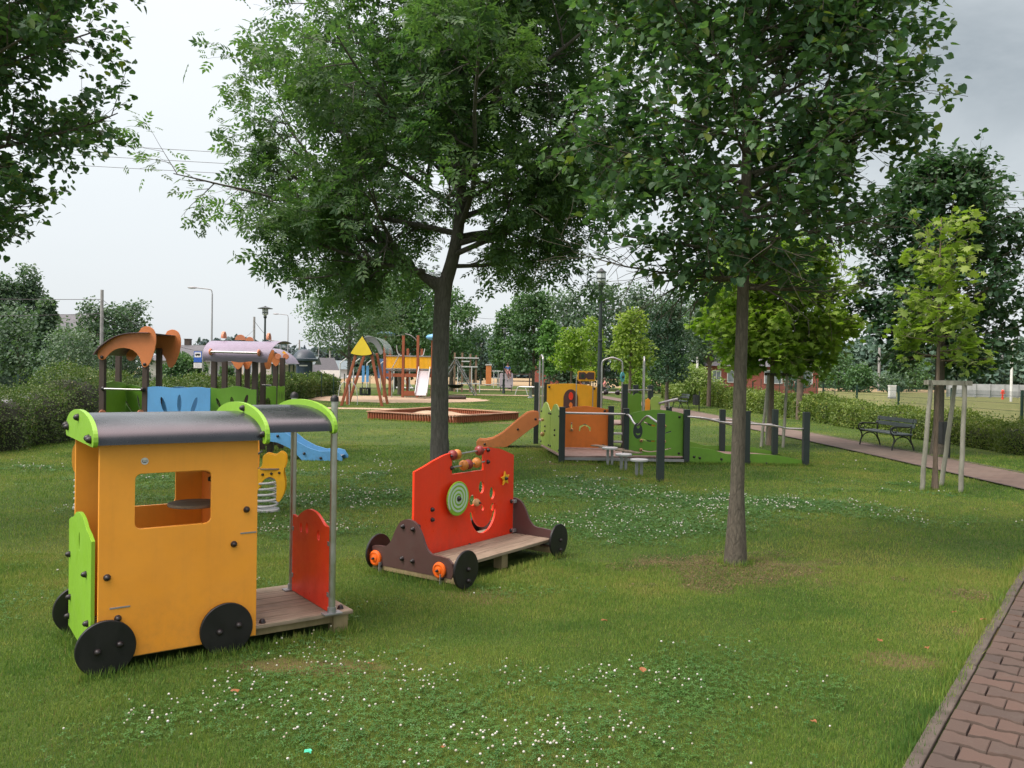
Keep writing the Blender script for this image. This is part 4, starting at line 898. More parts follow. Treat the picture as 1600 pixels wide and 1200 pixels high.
# ================================================================== people
def person(label, loc, rz, pose, shirt, pants, skin=(.42, .22, .15), hair=(.03, .02, .015), scale=1.0):
    """pose: dict joint -> xyz.  One continuous skinned body; clothing and hair are children."""
    P = pose; T = thing('person', label, 'person', loc, rz); T.scale = (scale,)*3
    ch = ['pelvis', 'waist', 'chest', 'neck', 'headb', 'head']
    rad = dict(pelvis=.125, waist=.115, chest=.135, neck=.052, headb=.075, head=.085, shL=.06, elL=.042, wrL=.03, haL=.038, shR=.06, elR=.042, wrR=.03, haR=.038, hiL=.085, knL=.058, anL=.04, toL=.04, hiR=.085, knR=.058, anR=.04, toR=.04)
    def skin_mesh(name, chains, grow, mat, par):
        bm = bmesh.new(); idx = {}
        for c in chains:
            for j in c:
                if j not in idx: idx[j] = bm.verts.new(P[j])
            for a, b in zip(c, c[1:]): bm.edges.new((idx[a], idx[b]))
        me = bpy.data.meshes.new(name); bm.verts.index_update(); order = {v.index: k for k, v in idx.items()}; bm.to_mesh(me); bm.free()
        o = bpy.data.objects.new(name, me); COL.objects.link(o); o.parent = par
        md = o.modifiers.new('skin', 'SKIN'); md.use_smooth_shade = True
        if not me.skin_vertices: bpy.context.view_layer.objects.active = o
        for i, sv in enumerate(me.skin_vertices[0].data):
            r = rad[order[i]]*grow; sv.radius = (r, r)
        me.skin_vertices[0].data[0].use_root = True
        s_ = o.modifiers.new('sub', 'SUBSURF'); s_.levels = 2; s_.render_levels = 2; me.materials.append(mat); return o
    sk = matte('skin', skin, tuple(v*1.15 for v in skin), 5, .55, .05)
    body = [['pelvis', 'waist', 'chest', 'neck', 'headb', 'head']] + [['chest', 'sh'+s, 'el'+s, 'wr'+s, 'ha'+s] for s in 'LR'] + [['pelvis', 'hi'+s, 'kn'+s, 'an'+s, 'to'+s] for s in 'LR']
    b = skin_mesh('body', body, 1.0, sk, T)
    skin_mesh('shirt', [['pelvis', 'waist', 'chest'], ['chest', 'shL', 'elL'], ['chest', 'shR', 'elR']], 1.12, plastic('cloth_%02d' % int(shirt[0]*99+shirt[2]*9), shirt, .9, .1, 0), T)
    skin_mesh('trousers', [['pelvis', 'hiL', 'knL', 'anL'], ['pelvis', 'hiR', 'knR', 'anR']], 1.13, plastic('trouser_%02d' % int(pants[0]*99+pants[2]*9), pants, .9, .1, 0), T)
    h = Vector(P['head']); m = MB(); m.ball(tuple(h+Vector((0, .018, .03))), .112, 14, (.95, 1.05, 1.05)); hr = m.build('hair', matte('hair', hair, tuple(v*2 for v in hair), 20, .6), T, smooth=60)
    m = MB(); m.ball(tuple(h+Vector((0, -.10, -.02))), .016, 8, (.8, 1, 1.3)); 
    for s_ in (-1, 1): m.ball(tuple(h+Vector((s_*.035, -.085, .012))), .011, 8)
    m.build('face', sk, T)
    return T
sit = dict(pelvis=(0, 0, .52), waist=(0, .05, .70), chest=(0, .06, .92), neck=(0, .04, 1.08), headb=(0, .02, 1.16), head=(0, 0, 1.24),
    shL=(.17, .05, 1.0), elL=(.30, -.05, .82), wrL=(.22, -.22, .76), haL=(.18, -.28, .75), shR=(-.17, .05, 1.0), elR=(-.28, -.08, .80), wrR=(-.16, -.25, .80), haR=(-.12, -.31, .80),
    hiL=(.10, -.04, .50), knL=(.12, -.42, .50), anL=(.12, -.44, .10), toL=(.12, -.58, .05), hiR=(-.10, -.04, .50), knR=(-.12, -.42, .50), anR=(-.12, -.46, .10), toR=(-.12, -.60, .05))
person('seated person in a pink top on the far bench, seen through the steel hoop', (8.0, 72.3, 0), -pi/2, sit, (.62, .22, .20), (.02, .02, .025), (.45, .26, .19), (.06, .04, .03), 1.05)
clim = dict(pelvis=(0, -.15, 1.85), waist=(0, -.10, 2.0), chest=(0, -.05, 2.2), neck=(0, -.07, 2.34), headb=(0, -.08, 2.42), head=(0, -.10, 2.50),
    shL=(.15, -.06, 2.26), elL=(.26, -.1, 2.06), wrL=(.22, -.18, 1.88), haL=(.20, -.2, 1.82), shR=(-.15, -.06, 2.26), elR=(-.27, -.1, 2.08), wrR=(-.22, -.18, 1.90), haR=(-.2, -.2, 1.82),
    hiL=(.10, -.20, 1.82), knL=(.20, -.52, 1.66), anL=(.26, -.50, 1.30), toL=(.28, -.62, 1.24), hiR=(-.10, -.2, 1.82), knR=(-.02, -.50, 1.60), anR=(.10, -.46, 1.22), toR=(.12, -.58, 1.16))
person('person in a blue top and reddish trousers sitting on the grey climbing boards', (gx(793, 76), 76, 0), 0, clim, (.04, .12, .33), (.34, .16, .14), (.45, .26, .19), (.30, .20, .12))

# ================================================================== bus stop, column, sign
BS = thing('bus_sign', 'blue bus stop sign with a white panel and a timetable board below', 'sign', (gx(307, 58), 58, 0))
zt = EYE+(575-549)/FPX*58
m = MB(); m.tube([(0.42, .03, 0), (.42, .03, zt+.1)], .04, 8); m.build('post', M_galv, BS)
m = MB(); m.box((.07, 0, zt-.38), (.56, .03, .76)); bb = m.build('board', plastic('sign_blue', (.02, .10, .42)), BS)
m = MB(); m.box((.07, -.02, zt-.24), (.44, .01, .34)); wb = m.build('white_panel', M_white, bb)
m = MB(); m.box((.07, -.028, zt-.24), (.34, .006, .09)); m.box((.07, -.028, zt-.18), (.28, .006, .04)); m.ball((-.02, -.03, zt-.30), .03, 8); m.ball((.16, -.03, zt-.30), .03, 8); m.build('bus_symbol', M_bolt, wb)
m = MB(); m.box((.07, 0, zt-.98), (.56, .03, .36)); lp = m.build('timetable', M_white, BS)
m = MB()
for k in range(4): m.box((.07, -.02, zt-.86-.075*k), (.42, .006, .018))
m.build('print', M_galv, lp)
SHL = thing('bus_shelter', 'green framed bus shelter with pale walls and a grey green roof', 'bus shelter', (gx(455, 78), 78, 0))
for x in (-1.6, 0, 1.6):
    for y in (-.7, .8):
        m = MB(); m.box((x, y, 1.15), (.12, .12, 2.3)); m.build('post', M_fence, SHL)
m = MB(); m.box((-.8, .82, 1.15), (1.5, .04, 1.9)); m.box((.8, .82, 1.15), (1.5, .04, 1.9)); m.build('wall', plastic('pale_wall', (.45, .46, .38)), SHL)
m = MB(); m.slab([(-1.4, 2.2), (1.4, 2.2), (.2, 2.95)], 4.6, (.2, 0, 0), (0, 1, 0)); m.build('roof', matte('grey_green_roof', (.10, .14, .14), (.16, .20, .20), 2), SHL)
AC = thing('advertising_column', 'dark blue green round advertising column with a domed top and spike', 'advertising column', (gx(475, 70), 70, 0))
m = MB(); m.lathe([(.75, 0), (.75, .3), (.68, .34), (.68, 2.35), (.75, 2.4)], (0, 0, 0), (0, 0, 1), 24); m.build('drum', plastic('column_paint', (.015, .035, .06)), AC, smooth=30)
m = MB(); m.lathe([(1.0, 2.4), (1.12, 2.46), (1.12, 2.62), (1.0, 2.68), (.92, 2.85), (.72, 3.15), (.45, 3.36), (.1, 3.46), (.08, 3.55), (.10, 3.6), (.02, 3.8)], (0, 0, 0), (0, 0, 1), 24); m.build('dome', plastic('column_dome', (.022, .045, .06)), AC, smooth=30)
m = MB(); m.box((.1, -.69, 2.05), (.7, .02, .10)); m.build('white_band', M_pale, AC)
CB = thing('utility_cabinet', 'white electricity cabinet standing in the dry meadow', 'cabinet', (gx(1394, 74), 74, 0))
m = MB(); m.box((0, 0, .62), (.60, .35, 1.0)); m.box((0, 0, 1.14), (.66, .41, .06)); m.build('body', M_white, CB, bevel=.02)
m = MB(); m.box((0, 0, .06), (.62, .38, .14)); m.build('plinth', M_galv, CB)
HY = thing('fire_hydrant', 'small red hydrant in front of the concrete wall', 'hydrant', (gx(1567, 78), 78, 0))
m = MB(); m.lathe([(.12, 0), (.12, .08), (.08, .1), (.08, .70), (.13, .74), (.13, .82), (.05, .90)], (0, 0, 0), (0, 0, 1), 12); m.box((0, 0, .6), (.36, .12, .12)); m.build('body', M_red, HY, smooth=40)
BNY = thing('yellow_bin', 'yellow and orange recycling bins standing beside the road bush', 'recycling bin', (gx(295, 66), 66, 0))
for k, mt in enumerate((M_yellow, M_orange_d)):
    m = MB(); m.box((-.5+.85*k, 0, .6), (.7, .7, 1.1)); m.box((-.5+.85*k, 0, 1.18), (.76, .76, .1)); m.build('container', mt, BNY, bevel=.03)

# ================================================================== walls, houses
CW = thing('concrete_wall', 'long pale precast concrete wall at the far right of the meadow', 'wall', (0, 0, 0))
M_conc = matte('pale_concrete', (.36, .37, .38), (.48, .49, .50), 1.5, .85, .1)
for k in range(11):
    x = gx(1480, 84)+k*1.55; m = MB(); m.box((x+.75, 84+k*.2, .72), (1.42, .08, 1.30)); m.build('wall_panel', M_conc, CW)
    m = MB(); m.box((x-.02, 84+k*.2-.03, .70), (.12, .16, 1.40)); m.build('wall_post', M_galv, CW)
def brickm():
    m, nt, b, out = newmat('red_brick'); tc = N(nt, 'ShaderNodeTexCoord'); br = N(nt, 'ShaderNodeTexBrick'); mp = N(nt, 'ShaderNodeMapping'); mp.inputs['Rotation'].default_value = (pi/2, 0, 0)
    nt.links.new(tc.outputs['Object'], mp.inputs[0]); nt.links.new(mp.outputs[0], br.inputs['Vector'])
    for k, v in (('Color1', (.33, .085, .055, 1)), ('Color2', (.26, .065, .045, 1)), ('Mortar', (.30, .20, .16, 1))): br.inputs[k].default_value = v
    br.inputs['Scale'].default_value = 2.; br.inputs['Mortar Size'].default_value = .012
    n = noise(nt, 1.2, 4); nt.links.new(mixc(nt, maprange(nt, n, .4, .8, 0, .4), br.outputs[0], (.22, .10, .08)), b.inputs['Base Color']); b.inputs['Roughness'].default_value = .9; return m
def house(name, label, cx, d, w, dep, wall_h, roof_h, wallm, roofm, rz=0, hip=.0, wins=(), chim=None, over=.5, door=None):
    H = thing(name, label, 'house', (cx, d, 0), rz)
    m = MB(); m.box((0, 0, wall_h/2), (w, dep, wall_h)); m.build('wall', wallm, H)
    m = MB(); a, b_ = w/2+over, dep/2+over; z0 = wall_h-.05
    ins = hip*w
    vs = [(-a, -b_, z0), (a, -b_, z0), (a, b_, z0), (-a, b_, z0), (-a+ins, 0, z0+roof_h), (a-ins, 0, z0+roof_h)]
    m.add(vs, [(0, 1, 5, 4), (2, 3, 4, 5), (1, 2, 5), (3, 0, 4), (3, 2, 1, 0)]); rf = m.build('roof', roofm, H)
    if chim:
        m = MB(); m.box((chim, 0.3, z0+roof_h+.1), (.7, .7, 1.3)); m.box((chim, .3, z0+roof_h+.78), (.82, .82, .08)); m.build('chimney', M_postbr, rf)
    for x, z, ww, hh in wins:
        m = MB(); y = -dep/2-.02
        m.box((x-ww/2, y, z), (.09, .08, hh+.09)); m.box((x+ww/2, y, z), (.09, .08, hh+.09)); m.box((x, y, z+hh/2), (ww, .08, .09)); m.box((x, y, z-hh/2), (ww, .08, .09)); m.box((x, y, z), (.07, .07, hh))
        f = m.build('window', M_white, H)
        m = MB(); m.box((x, y+.005, z), (ww-.05, .03, hh-.05)); m.build('pane', M_pane, f)
    return H
M_tile = matte('grey_roof_tile', (.07, .075, .08), (.13, .135, .14), 3, .7, .3, 8, (1, 1, 6))
M_plas = matte('pale_render', (.38, .38, .35), (.46, .46, .43), 2, .9, .1)
M_brick = brickm()
house('brick_house', 'long low red brick house with a grey hipped roof behind the right hedge', gx(1185, 92), 95, 12.5, 8, 2.9, 2.3, M_brick, M_tile, 0, .25, [(-4.9, 1.75, .9, 1.2), (-3.0, 1.75, 1.4, 1.3), (1.3, 1.75, 1.9, 1.4), (4.6, 1.75, 1.9, 1.4)])
h_ = house('house', 'pale house with a dark grey gabled roof among the trees at far left', gx(92, 90), 93, 5.0, 6, 5.5, 2.0, M_plas, M_tile, 0, 0, [(0, 2.2, 1.2, 1.2)])
house('house', 'low house with a brown roof and a square chimney behind the bus sign', gx(292, 105), 108, 8.5, 9, 2.6, 2.1, M_plas, M_tile, .0, .3, [(-2, 1.5, 1.2, 1.2), (1.5, 1.5, 1.2, 1.2)], chim=-1.2)
house('house', 'long cream building across the road behind the mauve roofed frame', gx(372, 120), 122, 11, 8, 3.0, 1.2, matte('cream_render', (.50, .46, .38), (.60, .55, .46), 2, .9, .1), M_tile, 0, .2, [(-4, 1.6, 1.2, 1.2), (-1.5, 1.6, 1.2, 1.2), (2, 1.6, 1.2, 1.2)])
house('house', 'small grey steep roofed house just right of the advertising column', gx(501, 150), 152, 3.6, 4.5, 1.4, 2.6, M_plas, M_tile, .5, .08, [(0, 1.2, 1.2, 1.0)])
house('house', 'farther pale green house right of the steep roofed one', gx(529, 180), 182, 4, 5, 2.0, 1.9, M_plas, matte('green_grey_tile', (.13, .18, .19), (.18, .23, .24), 3), 0, .25)
WW = tag(MB().box((0, 0, .85), (2.8, .2, 1.7)).build('wall', M_white, None), 'low white wall in front of the distant houses', 'wall'); WW.location = (gx(516, 120), 120, 0)
CAR = thing('barn', 'dark red shed half hidden behind the far maple row', 'shed', (gx(873, 120), 120, 0))
m = MB(); m.box((0, 0, 1.6), (7, 5, 3.2)); m.build('wall', M_brick, CAR)
m = MB(); m.slab([(-3, 3.15), (3, 3.15), (0, 4.6)], 7.6, (0, 0, 0), (0, 1, 0)); m.build('roof', M_tile, CAR)

# ================================================================== fences
def fence(name, label, x, ys, h, wires_to, rz=0):
    F = thing(name, label, 'fence', (x, ys[0], 0), rz)
    for y in ys:
        m = MB(); m.box((0, y-ys[0], h/2), (.06, .06, h)); m.box((0, y-ys[0], h+.01), (.064, .064, .02)); m.build('post', M_fence, F)
    y0, y1 = ys[0], ys[-1]; m = MB(); y = y0
    while y < min(y1, wires_to):
        m.box((0.03, y-y0, h/2), (.006, .006, h-.04)); y += .05 if y < y0+22 else .1
    for z in np.arange(.1, h, .2): m.box((.033, (y1-y0)/2, float(z)), (.008, y1-y0, .008))
    m.build('wire_panel', M_fence, F); return F
fence('mesh_fence', 'green wire mesh fence with square posts beyond the right hedge', 13.6, [8+3.55*k for k in range(18)], 1.45, 45)
fence('mesh_fence', 'green wire mesh fence with square posts beyond the left hedge', -11.9, [13.0+3.55*k for k in range(17)], 1.45, 40)
xs_ = fence('mesh_fence', 'far green fence running across in front of the brick house', 0, [0+1.95*k for k in range(11)], 1.5, 0)
xs_.location = (14.6, 88, 0); xs_.rotation_euler = (0, 0, -pi/2)
m = MB(); rr0 = random.Random(3); m.sheet([[(.010*i+rr0.uniform(-.003, .003), .009*j+rr0.uniform(-.003, .003), .012+rr0.uniform(0, .01)) for j in range(4)] for i in range(4)], .001)
o = m.build('plastic_scrap', plastic('turquoise_plastic', (.05, .62, .36), .3), None); o.location = (gx(484, 3.62), 3.60, .02); tag(o, 'small crumpled turquoise scrap on the grass at the bottom edge', 'litter')
# ================================================================== leaf shapes (flat templates, unit length along +y, fold in z)
def T_heart():
    h = [(0, 0, 0), (.30, -.06, .03), (.48, .22, .08), (.40, .58, .06), (.16, .86, .0), (0, 1.08, -.07)]
    v = h + [(-x, y, z) for x, y, z in h[1:5]]; mid = [(0, .45, -.02)]
    v = v + mid; c = len(v)-1
    ring = [0, 1, 2, 3, 4, 5, 9, 8, 7, 6]
    return np.array(v), [(c, ring[i], ring[(i+1) % 10]) for i in range(10)]
def T_ash():
    v = []; f = []
    def leaflet(ox, oy, ang, L, oz=0):
        b = len(v); w = .23*L
        for x, y, z in ((0, 0, 0), (w, .4*L, .03*L), (0, L, -.12*L), (-w, .4*L, .03*L)):
            v.append((ox+x*cos(ang)-y*sin(ang), oy+x*sin(ang)+y*cos(ang), oz+z))
        f.extend([(b, b+1, b+2), (b, b+2, b+3)])
    leaflet(0, .72, 0, .42, -.05)
    for k, y in enumerate((.68, .44, .20)):
        for s in (-1, 1): leaflet(0, y, s*(.95+.05*k), .36, -.03)
    return np.array(v), f
def T_maple():
    ang = [-90, -60, -28, -8, 14, 38, 62, 78, 90]; rad = [.12, .34, .60, .33, .80, .45, .70, .55, 1.0]
    R = [(r*cos(radians(a)), .42+r*sin(radians(a))*.95, -.10*r) for a, r in zip(ang, rad)]
    R[0] = (0, .10, 0); v = R + [(-x, y, z) for x, y, z in R[1:-1]][::-1]; n = len(v); v.append((0, .45, .05))
    return np.array(v), [(n, i, (i+1) % n) for i in range(n)]
def T_quad():
    return np.array([(0, 0, 0), (.32, .5, .06), (0, 1, -.05), (-.32, .5, .06)]), [(0, 1, 2), (0, 2, 3)]
def T_blob():   # ragged clump face pair for far foliage
    return np.array([(0, 0, 0), (.38, .30, .1), (.22, .85, -.08), (-.2, 1, .05), (-.42, .42, -.05)]), [(0, 1, 2), (0, 2, 3), (0, 3, 4)]
def scatter(name, tmpl, pos, dirs, ups, sizes, mat, parent=None, seed=1):
    """one leaf per row: axis along dirs, face normal roughly ups"""
    V, F = tmpl; F = np.array(F)
    pos = np.asarray(pos, float); d = np.asarray(dirs, float); u = np.asarray(ups, float); s = np.asarray(sizes, float)
    d /= np.linalg.norm(d, axis=1)[:, None]+1e-9
    x = np.cross(d, u); x /= np.linalg.norm(x, axis=1)[:, None]+1e-9; u = np.cross(x, d)
    P = pos[:, None, :] + s[:, None, None]*(V[None, :, 0:1]*x[:, None, :] + V[None, :, 1:2]*d[:, None, :] + V[None, :, 2:3]*u[:, None, :])
    n, k = len(pos), len(V)
    FF = (F[None] + (np.arange(n)*k)[:, None, None]).reshape(-1, 3)
    return fastmesh(name, P.reshape(-1, 3), FF, mat, parent)

def barkmat(name, c1, c2, vert=6, sc_=16):
    if name in MATS: return MATS[name]
    m, nt, b, out = newmat(name); tc = N(nt, 'ShaderNodeTexCoord'); mp = N(nt, 'ShaderNodeMapping'); mp.inputs['Scale'].default_value = (1, 1, 1/vert)
    nt.links.new(tc.outputs['Object'], mp.inputs[0]); n = noise(nt, sc_*1.6, 8, .72, mp.outputs[0], .6); n2 = noise(nt, 2.5, 4, .6, tc.outputs['Object'])
    v = N(nt, 'ShaderNodeTexVoronoi'); v.feature = 'DISTANCE_TO_EDGE'; v.inputs['Scale'].default_value = sc_; nt.links.new(mp.outputs[0], v.inputs['Vector'])
    crack = maprange(nt, v.outputs['Distance'], 0, .12)
    c = mixc(nt, maprange(nt, n, .3, .7), c1, c2); c = mixc(nt, math_(nt, 'MULTIPLY', maprange(nt, n2, .5, .7), .35), c, (.07, .09, .045))
    c = mixc(nt, math_(nt, 'MULTIPLY', math_(nt, 'SUBTRACT', 1., crack), .22), c, tuple(q*.4 for q in c1))
    nt.links.new(c, b.inputs['Base Color']); b.inputs['Roughness'].default_value = .9
    bump(nt, b, math_(nt, 'ADD', n, math_(nt, 'MULTIPLY', crack, .35)), .8, .012); MATS[name] = m; return m
M_bark_ash = barkmat('ash_bark', (.055, .05, .042), (.16, .15, .13), 5, 18)
M_bark_lin = barkmat('linden_bark', (.058, .050, .036), (.15, .13, .095), 4, 26)
M_bark_red = barkmat('reddish_bark', (.11, .085, .06), (.22, .165, .12), 6, 14)

R0 = random.Random(99)
class Tree:
    def __init__(s, seed): s.r = random.Random(seed); s.mb = MB(); s.tw = []
    def limb(s, a, d, L, r0, level, cfg, env):
        if env and level > 0 and not env(Vector(a)) and R0.random() < .6: return
        R = s.r; n = max(3, int(L/cfg['seg'][level])); step = L/n; p = Vector(a); d = Vector(d).normalized(); pts = [p.copy()]; dirs = [d.copy()]
        for i in range(n):
            j = cfg['wob'][level]
            d = (d + Vector((R.uniform(-j, j), R.uniform(-j, j), R.uniform(-j, j) + cfg['lift'][level]))).normalized()
            p = p + d*step; pts.append(p.copy()); dirs.append(d.copy())
            if env and not env(p) and i > 1: break
        n = len(pts)-1; rad = [max(.0022, r0*(1-.82*i/n)) for i in range(n+1)]
        s.mb.tube(pts, rad, (8, 6, 4, 3)[min(level, 3)], False)
        if level == cfg['levels']:
            for i in range(0, n+1): s.tw.append((pts[i], dirs[i]))
            return
        k = cfg['kids'][level]; nk = max(2, int(k*L/cfg['ref'][level]+.5))
        for q in range(nk):
            t = cfg['from'][level] + (1-cfg['from'][level])*(q+R.random())/nk; i = min(n-1, int(t*n)); f = t*n-i; f = min(max(f, 0), 1)
            b_ = pts[i].lerp(pts[i+1], f); ax = dirs[i]
            rnd = Vector((R.gauss(0, 1), R.gauss(0, 1), R.gauss(0, 1)*.7)); side = (rnd - ax*rnd.dot(ax)).normalized()
            ang = radians(R.uniform(*cfg['ang'][level])); nd = ax*cos(ang)+side*sin(ang)
            s.limb(b_, nd, cfg['len'][level]*R.uniform(.6, 1.15)*(1-.45*t), rad[i]*.62, level+1, cfg, env)
def ellipsoid_env(c, r, top=None):
    c = Vector(c)
    def f(p):
        q = p-c; return (q.x/r[0])**2+(q.y/r[1])**2+(q.z/r[2])**2 < 1
    return f
def leaves_from_twigs(tw, per, size, rnd, spread=.05, droop=.25, up=1.0, flat=.5, gaps=0):
    if gaps: tw = [q for q in tw if not (sin(q[0].x*gaps+1.3)*sin(q[0].y*gaps*1.1+2.1)*sin(q[0].z*gaps*1.2+.4) < -.16 and R0.random() < .9)]
    n = len(tw)*per; P = np.repeat(np.array([tuple(a) for a, _ in tw]), per, 0); D = np.repeat(np.array([tuple(b) for _, b in tw]), per, 0)
    P = P + rnd.normal(0, spread, P.shape)
    side = rnd.normal(0, 1, P.shape); side[:, 2] *= .5
    d = D*.5 + side*.8; d[:, 2] -= droop
    u = rnd.normal(0, flat, P.shape); u[:, 2] += up
    s_ = size*rnd.uniform(.45, 1.2, n)
    return P, d, u, s_
def fix_trunk(m, name, mat, par): return m.build(name, mat, par, smooth=60, recalc=False)

# ------------------------------------------------------------------ T1 big ash
def ash_tree():
    T = thing('ash_tree', 'big ash tree with a forked grey trunk just behind the red toy car', 'tree', (-1.22, 14.2, 0))
    t = Tree(5); R = t.r
    trunk = [(0, 0, -.1), (0, 0, .0), (.01, 0, .15), (.0, 0, .6), (-.01, 0, 1.6), (.0, 0, 2.5), (.02, 0, 3.0), (.05, 0, 3.3)]
    t.mb.tube(spline(trunk, 4), [.24]*4 + [.20]*4 + [.165]*4 + [.150]*4 + [.142]*4 + [.14]*4 + [.145]*4 + [.13], 18)
    t.mb.tube(spline([(.04, 0, 3.15), (.20, .02, 3.75), (.30, .05, 4.6), (.28, .1, 5.6), (.35, .1, 6.6), (.3, .0, 8.0), (.35, 0, 9.2)], 4), [.125-.0045*i for i in range(25)], 12)
    t.mb.tube(spline([(.02, 0, 3.05), (-.45, .05, 3.42), (-1.0, .1, 3.9), (-1.7, .0, 4.6)], 4), [.075-.004*i for i in range(13)], 10)
    cfg = dict(levels=3, seg=[.35, .25, .16, .12], wob=[.10, .16, .22, .25], lift=[.035, .02, -.02, -.05], kids=[9, 6, 4], ref=[3.2, 1.4, .7], len=[1.5, .75, .40], ang=[(35, 65), (30, 70), (25, 70)], **{'from': [.15, .15, .1]})
    env0 = ellipsoid_env((-.50, 0, 6.9), (4.15, 3.8, 4.4))
    def env(p):
        if p.x < -3.2 and 3.9 < p.z < 4.35 + .2*sin(p.y*3): return False
        lo = 3.0 + .10*max(0, p.x) + .32*max(0, -p.x-2.2) + .22*sin(p.x*2.1+p.y)
        return env0(p) and p.z > lo
    limbs = [((.02, 0, 3.2), (-.95, .1, .42), 4.3, .07), ((-.3, 0, 3.4), (-.9, -.5, .10), 2.9, .05), ((-.8, 0, 3.8), (-.9, .2, .75), 3.6, .055), ((-.5, 0, 3.5), (-.6, .8, .25), 3.0, .05), ((-.8, 0, 3.8), (-.2, -.9, .2), 2.4, .04), ((-1.2, 0, 4.2), (-.9, -.2, .25), 3.2, .045),
             ((-.7, 0, 3.6), (-.75, .15, -.16), 2.1, .035), ((-.5, 0, 3.5), (-.7, -.35, -.12), 1.9, .03),
             ((.2, 0, 3.7), (.95, .0, .35), 3.2, .05), ((.2, 0, 3.7), (.7, -.6, .15), 2.5, .05), ((.28, 0, 4.0), (.5, .8, .3), 3.0, .05), ((.1, 0, 3.5), (.8, .3, .02), 2.3, .04)]
    for i in range(34):
        z = 3.9 + 4.8*i/34; a = i*2.399 + R.uniform(-.3, .3)
        limbs.append(((.3-.05*i/34, 0, z), (cos(a), sin(a), .30+.45*(z-3.9)/5), R.uniform(2.6, 4.6)*(1-.35*(z-3.9)/5), .055))
    for a, d, L_, r in limbs: t.limb(a, d, L_, r, 0, cfg, env)
    t.tw = [q for q in t.tw if q[0].z > 2.75 + .33*max(0, -q[0].x-2.2) + .15*sin(q[0].x*2.3)]
    fix_trunk(t.mb, 'trunk', M_bark_ash, T)
    rn = np.random.default_rng(3); P, d, u, s_ = leaves_from_twigs(t.tw, 2, .285, rn, .10, .30, 1, .55, 2.4)
    keep = np.ones(len(P), bool)
    # few leaves right at the trunk in front of the fork
    keep &= ~((np.abs(P[:, 0]-.1) < .35) & (P[:, 2] < 4.3) & (P[:, 1] < .3) & (rn.random(len(P)) < .85))
    print('ash leaves', keep.sum())
    scatter('crown', T_ash(), P[keep], d[keep], u[keep], s_[keep], M_leaf_ash, T)
    return T
M_leaf_ash = leafmat('ash_leaves', (.036, .080, .040), (.108, .172, .058), None, .48, .55)
M_leaf_lin = leafmat('linden_leaves', (.030, .072, .042), (.090, .155, .058), (.17, .22, .05), .42, 1.2)
M_leaf_map = leafmat('maple_leaves', (.135, .215, .034), (.275, .355, .062), None, .42, .8)
M_leaf_map2 = leafmat('maple_leaves_dark', (.105, .20, .024), (.255, .36, .045), None, .42, .8)
M_leaf_mid = leafmat('mid_leaves', (.030, .075, .030), (.075, .14, .045), None, .3, .5)
M_leaf_dk = leafmat('dark_leaves', (.016, .042, .028), (.045, .085, .042), None, .3, .5)
M_leaf_haze = leafmat('haze_tinted_leaves', (.045, .085, .07), (.085, .135, .095), None, .2, .25)  # bluish distance haze painted into the leaf colour
M_leaf_far = leafmat('haze_tinted_forest', (.075, .12, .125), (.115, .165, .155), None, .1, .1)  # horizon forest: aerial haze put into a lighter, bluish base colour
M_leaf_birch = leafmat('birch_leaves', (.042, .080, .050), (.095, .145, .085), None, .3, .4)
ash_tree()

def linden_tree(name, label, loc, trunk, r0, crown_c, crown_r, seed, nl, size, per, zlo, mat=None, lens=1.0, barkm=None, extra=None, lean=(0, 0), group=None, levels=2, tmpl=None, droop=.35, rise=0., cone=False, gaps=0):
    T = thing(name, label, 'tree', loc, 0, group); t = Tree(seed); R = t.r; h = trunk
    n = 10; pts = [(lean[0]*i/n, lean[1]*i/n+.01*sin(i), h*i/n-.08*(i == 0)) for i in range(n+1)]
    rad = [r0*(1.75 if i == 0 else 1-.75*(i/n)**1.3) for i in range(n+1)]
    sp_ = spline(pts, 3); t.mb.tube(sp_, [rad[min(n, i//3)]*(1-(i % 3)/3) + rad[min(n, i//3+1)]*(i % 3)/3 for i in range(len(sp_))], 16)
    cfg = dict(levels=levels, seg=[.22, .16, .10], wob=[.08, .16, .22], lift=[.03, .0, -.04], kids=[10, 6], ref=[1.6, .7], len=[.85*lens, .42*lens], ang=[(30, 65), (25, 65)], **{'from': [.12, .1]})
    env = ellipsoid_env(crown_c, crown_r)
    if cone: env = lambda p: (p.x**2+p.y**2)**.5 < max(.05, crown_r[0]*max(0.0, min(1.0, (crown_c[2]+crown_r[2]-p.z)/(crown_r[2]*1.25)))**.8)
    e2 = lambda p: env(p) and p.z > zlo + .10*sin(p.x*5+p.y*3) + rise*(1.25 if p.x > 0 else .85)*(p.x*p.x+p.y*p.y)/(crown_r[0]**2)
    for i in range(nl):
        f = i/nl; z = zlo + .15 + (h-zlo-.3)*f; a = i*2.399+R.uniform(-.35, .35); k = crown_r[0]
        up = -.05 + .85*f
        t.limb((lean[0]*z/h, lean[1]*z/h, z), (cos(a), sin(a), up), k*R.uniform(.85, 1.35)*(1-.15*f), r0*.30*(1-.5*f), 0, cfg, e2)
    for a, d, L_, r in (extra or []): t.limb(a, d, L_, r, 0, cfg, None)
    if rise: t.tw = [q for q in t.tw if q[0].z > zlo + .06*sin(q[0].x*6) + rise*(1.25 if q[0].x > 0 else .85)*(q[0].x**2+q[0].y**2)/2.0]
    fix_trunk(t.mb, 'trunk', barkm or M_bark_lin, T)
    rn = np.random.default_rng(seed); P, d, u, s_ = leaves_from_twigs(t.tw, per, size, rn, size*.6, droop, 1, .5, gaps)
    print(name, 'leaves', len(P))
    scatter('crown', tmpl or T_heart(), P, d, u, s_, mat or M_leaf_lin, T)
    return T
